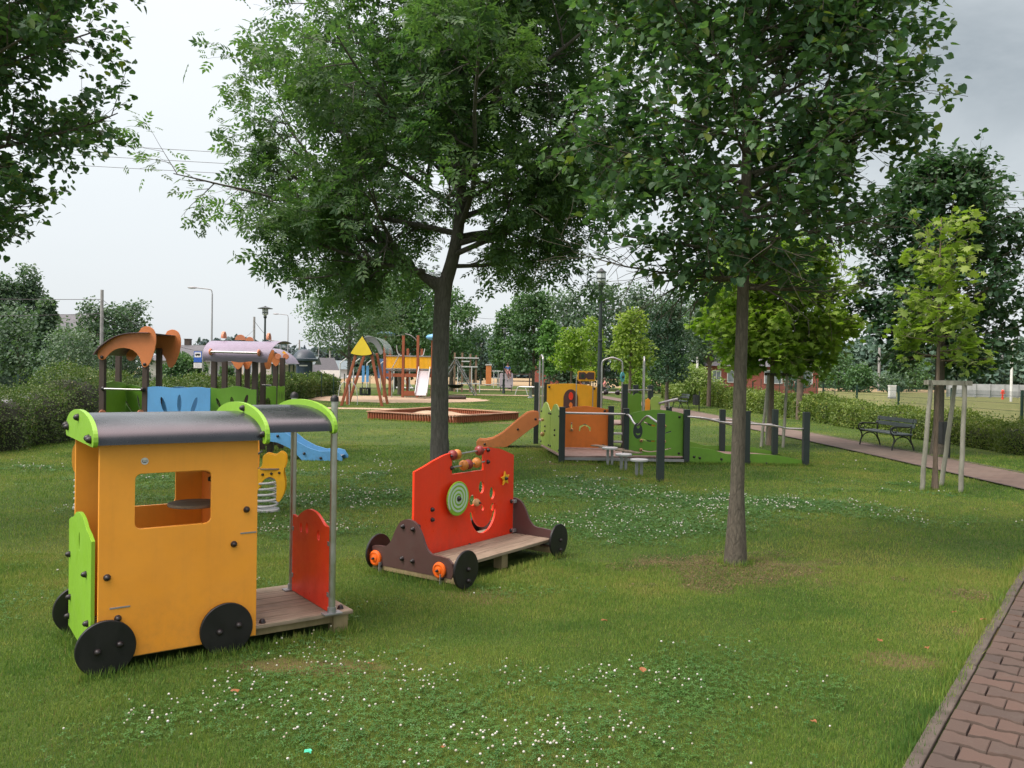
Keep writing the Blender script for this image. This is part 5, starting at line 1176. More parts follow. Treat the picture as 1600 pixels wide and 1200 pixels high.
ex = [((.1, 0, 3.2+.32*i), (.92, -.15+.1*i, .42+.03*i), 1.55+.08*i, .02) for i in range(5)] + [((.0, 0, 2.55), (.8, .3, -.12), 1.3, .014), ((-.05, 0, 2.6), (-.85, .1, .0), 1.5, .016)]
linden_tree('linden_tree', 'linden tree with a straight slim trunk standing alone on the front lawn', (2.064, 7.58, 0), 6.6, .066, (-.04, 0, 4.6), (1.42, 1.5, 2.40), 21, 50, .072, 5, 2.36, extra=ex, lean=(.05, 0), rise=.75, gaps=5.2)
ex = [((.2, 0, 3.0+.4*i), (1, -.1+.1*i, .05+.03*i), 2.3, .02) for i in range(4)]
linden_tree('linden_tree', 'dark linden whose boughs reach in from beyond the left edge', (-6.42, 8.4, 0), 7.5, .12, (.1, 0, 5.4), (2.2, 2.1, 2.6), 33, 50, .074, 6, 2.95, gaps=4.5)
linden_tree('linden_tree', 'tall dark linden rising behind the staked young maple at right', (9.75, 19.0, 0), 6.5, .115, (.15, 0, 4.25), (2.0, 2.0, 2.35), 44, 42, .11, 3, 2.0, lens=1.15, gaps=4, mat=leafmat('dark_linden_leaves', (.018, .048, .026), (.05, .10, .040), None, .3, .9))
# maples: leaves gathered on shorter, rising limbs
linden_tree('young_maple_tree', 'slim yellow-green young maple held by three stakes near the path', (6.56, 12.85, 0), 4.2, .036, (.03, 0, 3.15), (.54, .54, 1.30), 55, 28, .115, 2, 1.85, mat=M_leaf_map, lens=.55, gaps=7, tmpl=T_maple(), barkm=M_bark_red, droop=.15, cone=True)
linden_tree('maple_tree', 'broad yellow-green maple with stakes in front of the brick house', (6.5, 20.85, 0), 4.6, .07, (.1, 0, 3.5), (2.25, 1.9, 1.6), 66, 38, .155, 2, 1.95, mat=M_leaf_map2, lens=.9, tmpl=T_maple(), barkm=M_bark_red, droop=.35, gaps=4.2)

# ------------------------------------------------------------------ far trees: clumped crowns
def far_tree(label, px, d, topy, boty, wpx, mat, seed, trunk_w=.14, leaf=None, shape='round', n=2600, name='broadleaf_tree', bark=None, group=None, density=1.0, clumps=None, dense_core=True):
    hz = 583+ROLL*(px-800); zt = EYE+(hz-topy)/FPX*d; zb = EYE+(hz-boty)/FPX*d; w = wpx/FPX*d/2
    T = thing(name, label, 'tree', (gx(px, d), d, 0), 0, group); rn = np.random.default_rng(seed); R = random.Random(seed)
    H = zt-zb; zc = zb+H*.5; size = (leaf or max(.10, d*.0032))*1.12
    K = clumps or 46; cl = []
    for i in range(K):
        f = (i+.5)/K; z = zb + H*f
        if shape == 'round': e = sqrt(max(.05, 1-((f-.46)/.56)**2))
        elif shape == 'cone': e = max(.08, (1-f)**.75)*(.45+.55*min(1, f/.18))
        elif shape == 'column': e = min(1, (f+.05)/.15)*min(1, (1.03-f)/.35)**.7
        else: e = sqrt(max(.05, 1-((f-.35)/.68)**2))
        a = i*2.399+R.uniform(-.5, .5); r = w*e*R.uniform(.35, .92); cl.append((r*cos(a), r*sin(a), z+R.uniform(-.08, .08)*H, max(.20, w*R.uniform(.22, .38))))
    cl = np.array(cl); wts = cl[:, 3]**2; wts /= wts.sum(); idx = rn.choice(len(cl), int(n*density*1.35), p=wts)
    dirn = rn.normal(0, 1, (len(idx), 3)); dirn /= np.linalg.norm(dirn, axis=1)[:, None]
    rad = cl[idx, 3]*rn.uniform(.5, 1.08, len(idx))
    P = cl[idx, :3] + dirn*rad[:, None]*np.array([1.1, 1.1, .75]); P[:, 2] = np.maximum(P[:, 2], zb-.1*H*rn.random(len(P)))
    dd = dirn*.6 + rn.normal(0, .6, P.shape); dd[:, 2] -= .2
    u = dirn*.5 + rn.normal(0, .4, P.shape); u[:, 2] += .8
    scatter('crown', T_blob() if size > .2 else T_quad(), P, dd, u, size*rn.uniform(.6, 1.3, len(P)), mat, T)
    m = MB(); m.tube([(0, 0, -.1), (.0, 0, zb*.5), (.02, .01, zb+.1*H), (0, 0, zb+.55*H), (.03, 0, zb+.8*H)], [trunk_w*1.2, trunk_w, trunk_w*.85, trunk_w*.5, trunk_w*.2], 8)
    for i in range(0, K, max(1, K//14)):
        c = cl[i]; z0 = max(zb*.8, c[2]-.5*w); m.tube([(0, 0, z0), (c[0]*.5, c[1]*.5, (z0+c[2])*.5+.02*H), (c[0]*.92, c[1]*.92, c[2])], [trunk_w*.4, trunk_w*.25, trunk_w*.1], 5, False)
    m.build('trunk', bark or M_bark_lin, T, smooth=60, recalc=False)
    return T
rowg = 'trees standing in rows along the park'
far_tree('grey green ash with loose boughs beyond the left hedge, left of the swing', 545, 46, 415, 545, 165, leafmat('greyish_ash', (.045, .090, .050), (.105, .165, .080), None, .35, .5), 1, .11, .14, 'round', 9000, 'ash_tree', M_bark_ash, None, 1, 60)
far_tree('bright green maple mass above the swing and tower', 625, 60, 425, 540, 150, M_leaf_mid, 2, .16, .2, 'round', 6500, 'maple_tree', clumps=60)
far_tree('dark tree right behind the climbing tower', 618, 82, 470, 580, 150, M_leaf_dk, 3, .2, .25, 'round', 5000, 'maple_tree')
far_tree('dense green tree immediately right of the ash trunk', 705, 76, 466, 568, 105, M_leaf_mid, 4, .18, .2, 'dome', 5000, 'linden_tree', group=None)
far_tree('smaller bluish tree at the gap, behind the farthest park lamp', 742, 120, 520, 590, 56, M_leaf_haze, 5, .25, .36, 'round', 2500)
far_tree('far hazy tree left of the open gap', 722, 150, 530, 588, 70, M_leaf_haze, 6, .25, .42, 'round', 2000)
far_tree('thick linden crown at the left end of the row right of the gap', 833, 68, 462, 572, 92, M_leaf_mid, 7, .13, .19, 'dome', 6000, 'linden_tree')
far_tree('linden in the row, just right of the gap between the trees', 795, 88, 488, 575, 62, M_leaf_mid, 8, .13, .24, 'round', 3500, 'linden_tree')
far_tree('farther linden at the gap, lowest of the right row', 778, 112, 520, 578, 40, M_leaf_haze, 9, .13, .3, 'round', 2000, 'linden_tree')
far_tree('slim mid green tree left of the small bright maples', 858, 60, 505, 580, 40, leafmat('fresh_leaves', (.05, .12, .035), (.11, .21, .05), None, .35, .5), 10, .08, .18, 'column', 1800)
far_tree('small bright maple left of the big lamp post', 892, 46, 520, 575, 58, M_leaf_map2, 11, .06, .16, 'dome', 2000, 'maple_tree', M_bark_red)
far_tree('narrow bright maple touching the big lamp post', 922, 52, 500, 585, 42, M_leaf_map2, 12, .06, .16, 'column', 1400, 'maple_tree', M_bark_red)
far_tree('bright rounded yellow-green maple behind the steel hoop', 984, 38, 490, 575, 70, M_leaf_map, 13, .07, .15, 'dome', 2600, 'maple_tree', M_bark_red)
far_tree('dark green tree right of the bright rounded maple', 1042, 44, 478, 590, 80, M_leaf_dk, 14, .10, .14, 'round', 4500)
far_tree('grey green tree with a thin trunk behind the right hedge', 1108, 47, 470, 560, 110, M_leaf_birch, 15, .11, .15, 'round', 4500, bark=M_bark_red)
far_tree('green tree with a straight reddish trunk behind the broad maple', 1250, 34, 470, 560, 120, M_leaf_dk, 16, .13, .13, 'round', 3000, bark=M_bark_red)
for i, (px, d, ty, w, mt, sh, lab) in enumerate(((880, 95, 462, 110, M_leaf_birch, 'round', 'pale grey willow at the left of the tall background trees'), (940, 92, 452, 105, M_leaf_birch, 'round', 'tall grey green willow behind the big lamp post'), (1000, 98, 456, 100, M_leaf_birch, 'round', 'tall grey green willow behind the bright rounded maple'), (1055, 90, 470, 100, M_leaf_dk, 'round', 'dark background tree above the white pole'), (1125, 110, 500, 90, M_leaf_dk, 'round', 'dark tree standing behind the brick house roof'))):
    far_tree(lab, px, d, ty, 596, w, mt, 20+i, .3, .30, sh, 4500, clumps=50)
far_tree('low bush under the willows left of the white pole', 1030, 80, 545, 606, 130, M_leaf_mid, 31, .1, .22, 'round', 2500, 'bush')
far_tree('green bush in front of the brick house corner', 1245, 84, 556, 606, 44, M_leaf_haze, 32, .06, .2, 'round', 1200, 'bush')
for i, (px, d, ty, w) in enumerate(((1310, 110, 556, 60), (1342, 105, 572, 44), (1420, 118, 560, 70), (1395, 100, 585, 50))):
    far_tree(('rounded bush at the forest edge right of the brick house', 'small bush left of the grey wooden pole', 'rounded bush behind the white cabinet', 'low pale bush beside the white cabinet')[i], px, d, ty, 608, w, M_leaf_mid if i < 3 else M_leaf_birch, 40+i, .08, .26, 'round', 1200, 'bush')
for i, (px, d, ty, w, lab) in enumerate(((0, 60, 440, 66, 'tall birch at the left edge beyond the road'), (44, 62, 436, 56, 'pointed birch with the highest tip at left'), (72, 54, 480, 34, 'birch in front of the left house roof'), (28, 58, 500, 110, 'wide low birch thicket at the left edge'), (148, 66, 484, 44, 'slender birch directly behind the grey power pole'), (178, 66, 490, 50, 'slender birch right of the grey power pole'), (205, 68, 482, 42, 'rightmost slender birch above the terracotta roof'))):
    far_tree(lab, px, d, ty-6, 600, w*1.7, M_leaf_birch, 50+i, .10, .20, 'round' if i >= 3 else 'cone', 5200 if i < 4 else 2600, 'birch_tree', clumps=60)
far_tree('low birch shrub filling the gap under the left house', 112, 50, 522, 600, 110, M_leaf_birch, 59, .08, .15, 'round', 4200, 'bush')
far_tree('low birch shrub between the slender birches', 185, 63, 532, 600, 84, M_leaf_birch, 60, .08, .15, 'round', 3500, 'bush')
far_tree('dark rounded bush between the two curved play roofs', 285, 60, 556, 606, 66, M_leaf_mid, 61, .1, .18, 'round', 3000, 'bush')
far_tree('small leafy bush before the cream building', 355, 66, 575, 606, 28, M_leaf_mid, 62, .1, .18, 'round', 700, 'bush')

# far forests read as one mass
def forest(name, label, x0, x1, d0, dx, hfun, mat, seed, leaf, n):
    rn = np.random.default_rng(seed); x = rn.uniform(x0, x1, n); row = rn.integers(0, 3, n)
    k = np.floor(x/5.5+row*.37); cx = (k+.5-row*.37)*5.5 + 1.3*np.sin(k*7.1+row)
    hh = np.array([hfun(a) for a in cx])*(1+.18*np.sin(k*12.9+row*3)) ; t = rn.random(n)**.7
    w = 3.6*np.sqrt(np.maximum(.03, 1-((t-.42)/.6)**2)); a = rn.uniform(0, 2*pi, n)
    P = np.stack([cx+w*np.cos(a)*rn.uniform(.7, 1, n), d0+row*6+dx*(cx-x0)+w*np.sin(a), t*hh], 1)
    dd = rn.normal(0, 1, P.shape); u = rn.normal(0, .5, P.shape); u[:, 2] += .7; u[:, 1] -= .4
    o = scatter(name, T_blob(), P, dd, u, leaf*rn.uniform(.6, 1.3, n), mat); stuff(o, label, 'forest'); return o
forest('forest', 'dark mixed forest closing the meadow on the right', 50, 125, 148, 0, lambda x: 7.2+1.1*sin(x*.21), leafmat('forest_leaves', (.042, .080, .060), (.080, .130, .082), None, .15, .12), 71, .95, 26000)  # right forest's bluish leaf colour imitates haze over the distance
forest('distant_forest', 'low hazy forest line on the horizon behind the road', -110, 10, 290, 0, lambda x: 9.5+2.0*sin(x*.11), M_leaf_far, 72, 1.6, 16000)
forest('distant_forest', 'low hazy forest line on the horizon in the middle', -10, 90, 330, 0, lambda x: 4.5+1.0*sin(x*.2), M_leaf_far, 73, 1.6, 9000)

# ------------------------------------------------------------------ hedges
def hedge(label, path, w, h, seed, n, mat, tall=None, side=0):
    """path: list of (x,y) centre line; leaves over a dark twiggy core"""
    T = thing('hedge', label, 'hedge', (path[0][0], path[0][1], 0)); o = Vector((path[0][0], path[0][1], 0)); rn = np.random.default_rng(seed)
    pts = np.array(path, float); seg = np.diff(pts, axis=0); ln = np.hypot(seg[:, 0], seg[:, 1]); cum = np.concatenate([[0], np.cumsum(ln)]); tot = cum[-1]
    def cen(s):
        i = np.clip(np.searchsorted(cum, s, 'right')-1, 0, len(ln)-1); f = (s-cum[i])/ln[i]; return pts[i]+seg[i]*f[:, None], seg[i]/ln[i][:, None]
    def lump(s, q): return 1 + .10*np.sin(s*1.9+q) + .08*np.sin(s*4.3+q*2) + .06*np.sin(s*.7)
    # core
    rows = []
    for s in np.arange(0, tot, .35):
        c, t = cen(np.array([s])); c = c[0]; t = t[0]; nrm = np.array([-t[1], t[0]]); L_ = lump(s, 0); r = []
        for k in range(9):
            a = pi*k/8; q = cos(a); z = max(0, sin(a))**.6
            p = c+nrm*q*w/2*.82*L_; r.append((p[0]-o.x, p[1]-o.y, z*h*(1+(float(tall(s)) if tall is not None else 0))*.80*L_))
        rows.append(r)
    m = MB(); m.sheet(rows); m.build('twig_core', matte('hedge_core', (.012, .016, .008), (.03, .035, .015), 14, .95), T)
    # leaves, denser near the viewer
    s = rn.random(n)**1.7*tot if path[0][1] < path[-1][1] else (1-rn.random(n)**1.7)*tot
    c, t = cen(s); nrm = np.stack([-t[:, 1], t[:, 0]], 1); a = pi*rn.random(n)**(1.7 if side > 0 else .6); L_ = lump(s, 0)
    hh = h*L_*(1+(tall(s) if tall is not None else 0)); z = np.maximum(0, np.sin(a))**.6*hh*rn.uniform(.90, 1.03, n); z += (rn.random(n) < .07)*rn.random(n)*.22*(a > .5)*(a < 2.6)
    q = np.cos(a)*w/2*L_*rn.uniform(.92, 1.05, n); z = np.where((a < .75) | (a > pi-.75), rn.random(n)*hh*.92, z); q = np.where((a < .75) | (a > pi-.75), np.sign(q)*w/2*L_*rn.uniform(.86, 1.06, n), q)
    P = np.stack([c[:, 0]+nrm[:, 0]*q-o.x, c[:, 1]+nrm[:, 1]*q-o.y, z], 1)
    depth = P[:, 1]+o.y; size = np.clip(depth*.0026, .042, .13)*rn.uniform(.6, 1.3, n)
    dd = rn.normal(0, .7, P.shape); dd[:, 2] += .6; u = rn.normal(0, .5, P.shape); u[:, 2] += .5; u[:, 0] += np.cos(a)*nrm[:, 0]
    scatter('foliage', T_quad(), P, dd, u, size, mat, T); return T
M_hedgeL = leafmat('hedge_leaves', (.035, .065, .018), (.10, .15, .035), (.20, .21, .06), .25, 1.0)
M_hedgeR = leafmat('privet_leaves', (.050, .085, .016), (.15, .20, .035), (.24, .25, .05), .28, .8)
hedge('long shaggy dark hedge along the left side behind the locomotive', [(-10.7, 9), (-10.6, 16.4), (-10.6, 19), (-11.2, 30), (-12.1, 42), (-13.6, 62)], 1.5, 1.22, 81, 120000, M_hedgeL, lambda s: .28*np.exp(-((s-12.0)/2.0)**2), -1)
hedge('long yellow-green privet hedge along the right side behind the benches', [(12.35, 12), (12.3, 20), (12.1, 26), (12.3, 32), (12.0, 45), (11.8, 62)], 1.2, .70, 82, 120000, M_hedgeR, lambda s: .32*np.clip((s-7)/18, 0, 1), 1)
forest_bush = far_tree('feathery tall shrub at the end of the right hedge behind the ship', 992, 62, 578, 615, 44, M_leaf_map2, 90, .05, .16, 'round', 1500, 'bush')
far_tree('light green tall shrub between the thin trunks behind the ship', 1085, 52, 578, 612, 80, leafmat('willow_shrub', (.09, .14, .035), (.19, .25, .07), None, .3, .6), 91, .05, .15, 'round', 2600, 'bush')
# ================================================================== ground sheet
PB0 = Vector((1.882, 3.69)); PBD = Vector((.598, .802)).normalized()   # near path: left edge line
def path_b_dist(x, y):       # signed distance right of the near path's left edge
    return (x-PB0.x)*PBD.y - (y-PB0.y)*PBD.x
def ground_mat():
    m, nt, b, out = newmat('lawn_soil')
    g = N(nt, 'ShaderNodeNewGeometry'); pos = g.outputs['Position']; sx = N(nt, 'ShaderNodeSeparateXYZ'); nt.links.new(pos, sx.inputs[0])
    n1 = noise(nt, .42, 5, .6, pos, .4); n2 = noise(nt, 2.2, 6, .65, pos); n3 = noise(nt, 60, 4, .7, pos); n0 = noise(nt, .11, 3, .5, pos)
    c = ramp(nt, n1, [(.30, (.055, .105, .018)), (.48, (.085, .145, .022)), (.62, (.135, .180, .028)), (.8, (.155, .165, .035))])
    c = mixc(nt, maprange(nt, n2, .35, .75), c, (.045, .080, .016))
    c = mixc(nt, maprange(nt, n3, .3, .7, 0, .75), c, (.028, .045, .012))
    # bare patch around the linden and worn spots
    def spot(x, y, rx, ry, n):
        dx = math_(nt, 'DIVIDE', math_(nt, 'SUBTRACT', sx.outputs[0], x), rx); dy = math_(nt, 'DIVIDE', math_(nt, 'SUBTRACT', sx.outputs[1], y), ry)
        r = math_(nt, 'SQRT', math_(nt, 'ADD', math_(nt, 'MULTIPLY', dx, dx), math_(nt, 'MULTIPLY', dy, dy)))
        return maprange(nt, math_(nt, 'ADD', r, math_(nt, 'MULTIPLY', math_(nt, 'SUBTRACT', n, .5), 2.2)), 1.0, .55)
    for x, y, rx, ry in ((2.0, 7.25, 1.15, .75), (3.7, 6.6, .5, .35), (1.3, 15.9, 1.6, .35), (-1.15, 4.75, .55, .16), (-.2, 6.3, .4, .25), (2.4, 5.0, .35, .2), (3.2, 5.6, .3, .25), (-.2, 28.3, 1.2, .5)):
        c = mixc(nt, math_(nt, 'MULTIPLY', spot(x, y, rx, ry, n2), .85), c, (.13, .10, .045))
    # dry meadow outside the fences, stubble field far away
    mead = ramp(nt, noise(nt, .25, 6, .7, pos), [(.3, (.12, .16, .05)), (.5, (.18, .20, .07)), (.7, (.26, .245, .11))])
    mead = mixc(nt, maprange(nt, n3, .3, .7, 0, .5), mead, (.12, .12, .04))
    ax = math_(nt, 'ADD', sx.outputs[0], math_(nt, 'MULTIPLY', math_(nt, 'SUBTRACT', n2, .5), 1.5))
    c = mixc(nt, maprange(nt, ax, 13.0, 14.2), c, mead)
    c = mixc(nt, math_(nt, 'MULTIPLY', maprange(nt, ax, -11.8, -13.2), .75), c, mead)
    far = maprange(nt, math_(nt, 'ADD', sx.outputs[1], math_(nt, 'MULTIPLY', n0, 20)), 118, 126)
    c = mixc(nt, far, c, mixc(nt, n0, (.28, .21, .11), (.36, .28, .16)))
    nt.links.new(c, b.inputs['Base Color']); b.inputs['Roughness'].default_value = .95; b.inputs['Specular IOR Level'].default_value = .15
    bump(nt, b, n3, .6, .02); return m
m = MB(); xs_ = [-1500, -300, -60, -20, -8, 0, 8, 20, 60, 300, 1500]; ys_ = [-60, -10, 2, 10, 20, 40, 80, 160, 400, 900, 2500]
m.sheet([[(x, y, 0) for x in xs_] for y in ys_]); struct(m.build('ground', ground_mat(), None))

# sand pits (flat sheets), road, paths
def sheet_poly(name, poly, z, mat, label=None):
    m = MB(); vs = [(x, y, z) for x, y in poly]; tri = tessellate_polygon([[Vector(v) for v in vs]]); m.add(vs, [tuple(t) for t in tri])
    me = m.build(name, mat, None, recalc=False)
    if me.data.polygons[0].normal.z < 0: me.data.flip_normals()
    return struct(me)
def ragged(cx, cy, rx, ry, n=40, amp=.06, seed=0):
    return [(cx+rx*cos(2*pi*i/n)*(1+amp*sin(i*2.3+seed)), cy+ry*sin(2*pi*i/n)*(1+amp*sin(i*1.7+seed*2))) for i in range(n)]
sheet_poly('sand_area', ragged(-7.1, 51, 5.6, 6.2), .012, sandm)
sheet_poly('sand_area', ragged(-6.8, 37.2, 4.2, .75, 40, .09, 2), .012, sandm)
sheet_poly('sand_area', ragged(.4, 63.5, 5.0, 1.2, 40, .05, 3), .012, sandm)
sheet_poly('sand_area', ragged(-3.3, 84, 6.0, 2.2, 40, .05, 4), .012, sandm)
M_road = matte('asphalt', (.16, .165, .17), (.22, .225, .23), .8, .9, .1)
def strip(name, pts, w, z, mat):
    L_ = []; R_ = []
    for i, (x, y) in enumerate(pts):
        a = Vector(pts[max(i-1, 0)]); b_ = Vector(pts[min(i+1, len(pts)-1)]); d = (b_-a).normalized(); n = Vector((-d.y, d.x))
        L_.append((x+n.x*w/2, y+n.y*w/2, z)); R_.append((x-n.x*w/2, y-n.y*w/2, z))
    m = MB(); m.sheet([[a, b_] for a, b_ in zip(L_, R_)]); o = m.build(name, mat, None, recalc=False)
    if o.data.polygons[0].normal.z < 0: o.data.flip_normals()
    return struct(o)
rd = [(-19, 0), (-22, 30), (-26.5, 54), (-30.5, 85), (-36, 133), (-52, 280)]
strip('road', rd, 6.5, .02, M_road)
strip('pavement', [(x+4.4, y) for x, y in rd], 1.8, .05, matte('pale_pavement', (.38, .38, .37), (.50, .50, .48), 2, .9, .1))
def brickpath(name, scale, ang):
    m, nt, b, out = newmat(name); g = N(nt, 'ShaderNodeNewGeometry'); mp = N(nt, 'ShaderNodeMapping'); mp.inputs['Rotation'].default_value = (0, 0, ang)
    nt.links.new(g.outputs['Position'], mp.inputs[0]); br = N(nt, 'ShaderNodeTexBrick'); nt.links.new(mp.outputs[0], br.inputs['Vector'])
    for k, v in (('Color1', (.155, .112, .082, 1)), ('Color2', (.12, .088, .066, 1)), ('Mortar', (.06, .045, .035, 1))): br.inputs[k].default_value = v
    br.inputs['Scale'].default_value = scale; br.inputs['Mortar Size'].default_value = .022; br.inputs['Brick Width'].default_value = .8; br.inputs['Row Height'].default_value = .55
    n = noise(nt, 1.6, 6, .65); nt.links.new(mixc(nt, maprange(nt, n, .4, .75, 0, .6), br.outputs[0], (.18, .15, .115)), b.inputs['Base Color'])
    b.inputs['Roughness'].default_value = .9; bump(nt, b, br.outputs['Fac'], -.4, .01); return m
M_bp = brickpath('brick_path', 4.0, 0)
pa = [(8.72, 11.4), (8.72, 15), (8.72, 18), (8.65, 22), (8.42, 28), (8.2, 36), (8.0, 43), (7.6, 52), (7.05, 60), (6.3, 72), (5.5, 84), (4.5, 110)]
strip('brick_path', pa, 1.34, .018, M_bp)
M_kerb = matte('kerb_stone', (.060, .050, .038), (.12, .10, .08), 9, .9, .5)
for sd in (-1, 1):
    strip('path_kerb', [(x+sd*.71, y) for x, y in pa], .07, .030, M_kerb)
# near path: individually laid bone-shaped blocks over a bedding sheet
nr = Vector((PBD.y, -PBD.x))     # to the right of the edge
def PBp(a, r, z=0): p = PB0 + PBD*a + nr*r; return (p.x, p.y, z)
WB = 2.6
m = MB(); m.sheet([[PBp(-6, 0, .006), PBp(-6, WB, .006)], [PBp(11.0, 0, .006), PBp(11.0, WB, .006)]]); o = m.build('path_bedding', matte('joint_sand', (.05, .042, .03), (.09, .075, .055), 20, .95), None, recalc=False)
if o.data.polygons[0].normal.z < 0: o.data.flip_normals()
struct(o)
# kerb strip pieces
m = MB(); a = -5.5
rr_ = random.Random(4)
while a < 11:
    L_ = 1.0; c = PBp(a+L_/2, -.045+rr_.uniform(-.006, .006), -.014+rr_.uniform(-.004, .004)); m.box(c, (L_-.006, .065, .07), rz=atan2(PBD.y, PBD.x)+rr_.uniform(-.006, .006)); a += L_
struct(m.build('path_kerb', M_kerb, None, bevel=.008))
def block_mat():
    m, nt, b, out = newmat('paving_block'); g = N(nt, 'ShaderNodeNewGeometry'); n = noise(nt, 1.1, 5, .6); n2 = noise(nt, 110, 4, .7); n3 = noise(nt, 9, 6, .7)
    c = ramp(nt, math_(nt, 'ADD', math_(nt, 'MULTIPLY', g.outputs['Random Per Island'], .5), math_(nt, 'MULTIPLY', n, .5)), [(.2, (.066, .050, .038)), (.5, (.090, .063, .046)), (.8, (.125, .076, .053))])
    c = mixc(nt, maprange(nt, n2, .35, .7, 0, .5), c, (.075, .055, .045)); c = mixc(nt, maprange(nt, n3, .55, .8, 0, .5), c, (.12, .11, .085))
    nt.links.new(c, b.inputs['Base Color']); b.inputs['Roughness'].default_value = .88; bump(nt, b, n2, .5, .004); return m
blk = MB(); LB, HB_ = .20, .155; ang = atan2(PBD.y, PBD.x)
def bone(ca, cr, flip=0):
    # long side across the path direction (along r); waist in the middle
    l, w = LB*.985/2, HB_*.94/2; k = .020
    prof = [(-l, -w-.0), (-l*.62, -w-0), (-l*.28, -w+k), (l*.28, -w+k), (l*.62, -w), (l, -w), (l, w), (l*.62, w), (l*.28, w-k), (-l*.28, w-k), (-l*.62, w), (-l, w)]
    return [(ca+b_, cr+a_) for a_, b_ in prof]
def addblock(poly, zt, tilt):
    n = len(poly); ca = sum(p[0] for p in poly)/n; cr = sum(p[1] for p in poly)/n
    def ring(s, z): return [PBp(ca+(a_-ca)*s, cr+(r_-cr)*s, z+tilt[0]*(a_-ca)+tilt[1]*(r_-cr)) for a_, r_ in poly]
    vs = ring(1, -.02)+ring(1, zt-.005)+ring(.955, zt); fs = []
    for k in range(2): fs += [(k*n+i, k*n+(i+1) % n, (k+1)*n+(i+1) % n, (k+1)*n+i) for i in range(n)]
    tri = tessellate_polygon([[Vector((a_, r_, 0)) for a_, r_ in poly]]); fs += [tuple(2*n+i for i in t) for t in tri]
    blk.add(vs, fs)
i = 0; a = -2.2
while a < 10.2:
    off = (LB/2) if i % 2 else 0; r = off+LB/2 if off else LB/2
    r = LB/2 + off + .002
    if off: # half block at the edge
        l2 = LB/2
        addblock([(a-HB_*.47, .006), (a-HB_*.47, l2-.004), (a+HB_*.47, l2-.004), (a+HB_*.47, .006)], .030+rr_.uniform(-.003, .003), (0, 0))
    while r < WB-.05:
        addblock(bone(a, r), .030+rr_.uniform(-.003, .003), (rr_.uniform(-.012, .012), rr_.uniform(-.012, .012))); r += LB
    a += HB_; i += 1
struct(blk.build('paving', block_mat(), None, smooth=35))

# ================================================================== grass
def in_path(x, y, pad=0.):
    r = (x-PB0.x)*nr.x+(y-PB0.y)*nr.y; a_ = (x-PB0.x)*PBD.x+(y-PB0.y)*PBD.y
    b1 = (r > -.07+pad) & (r < WB+.1) & (a_ < 10.5)
    yy = np.array([p[1] for p in pa]); xx = np.array([p[0] for p in pa]); cx = np.interp(y, yy, xx)
    b2 = (np.abs(x-cx) < .76-pad) & (y > 11.0)
    return b1 | b2
def vnoise(x, y, s, seed=0):
    """cheap smooth value noise in numpy"""
    rr = np.random.default_rng(seed).random((64, 64)); X = x*s; Y = y*s; xi = np.floor(X).astype(int); yi = np.floor(Y).astype(int); fx = X-xi; fy = Y-yi
    fx = fx*fx*(3-2*fx); fy = fy*fy*(3-2*fy); g = lambda i, j: rr[i % 64, j % 64]
    return (g(xi, yi)*(1-fx)+g(xi+1, yi)*fx)*(1-fy)+(g(xi, yi+1)*(1-fx)+g(xi+1, yi+1)*fx)*fy
def inside_things(x, y):
    def loc(o, th): dx = x-o[0]; dy = y-o[1]; return dx*cos(th)+dy*sin(th), -dx*sin(th)+dy*cos(th)
    s_, t_ = loc((-2.2513, 4.5516), .6202); a_ = (s_ > .02) & (s_ < 1.50) & (t_ > .03) & (t_ < .82)
    s_, t_ = loc((-.798, 6.851), .9614); b_ = (s_ > .02) & (s_ < 1.42) & (t_ > -.44) & (t_ < .28)
    c_ = (x > .8) & (x < 3.3) & (y > 16.1) & (y < 18.3)
    for (cx, cy, rx, ry) in ((-7.1, 51, 5.6, 6.2), (-6.8, 37.2, 4.2, .75), (.4, 63.5, 5, 1.2), (-3.3, 84, 6, 2.2), (-1.9, 30.5, 2.0, 2.2)):
        c_ |= ((x-cx)/rx)**2+((y-cy)/ry)**2 < 1
    return a_ | b_ | c_
def clover(x, y):
    """0..1 patchiness of clover, stronger where the photo shows its bands"""
    v = vnoise(x, y, .8, 5)*.5+vnoise(x, y, 2.3, 6)*.3+vnoise(x, y, 6, 7)*.2
    def blob(cx, cy, rx, ry): return np.exp(-(((x-cx)/rx)**2+((y-cy)/ry)**2))
    w = blob(.35, 4.55, 1.5, .55)+blob(-.9, 4.0, 1.4, .5)+blob(-.25, 3.75, 1.0, .35)+blob(.9, 9.4, 1.6, 1.0)+blob(-2.2, 10.6, 1.3, 1.2)+blob(3.8, 10.6, 2.4, 1.2)+blob(-2.0, 8.8, .9, .6)+.8*blob(.9, 12.2, 2.2, .9)+blob(1.5, 9.2, 1.0, .8)+.6*blob(.1, 6.4, .7, .3)
    return np.clip((v-.40)*3+w*1.1-.55, 0, 1)
def sample(n, d0, d1, power, seed, spread=.72):
    rn = np.random.default_rng(seed); u = rn.random(n); d = (d0**power+(d1**power-d0**power)*u)**(1/power); x = rn.uniform(-spread, spread, n)*d
    ok = ~in_path(x, d, rn.normal(.02, .02, n)) & ~inside_things(x, d) & (x > -10.2) & (x < 12.6); return x[ok], d[ok], rn
def bare(x, y):
    n = vnoise(x, y, 3, 9); r1 = np.hypot((x-2.0)/1.15, (y-7.25)/.75)+(n-.5)*1.4; r2 = np.hypot((x-3.7)/.5, (y-6.6)/.35)+(n-.5)*1.4
    r3 = np.minimum(np.hypot((x+1.15)/.55, (y-4.75)/.16), np.minimum(np.hypot((x-2.4)/.35, (y-5.0)/.2), np.hypot((x-3.2)/.3, (y-5.6)/.25)))+(n-.5)*1.4
    return (r1 < .72) | (r2 < .4) | (r3 < .55)
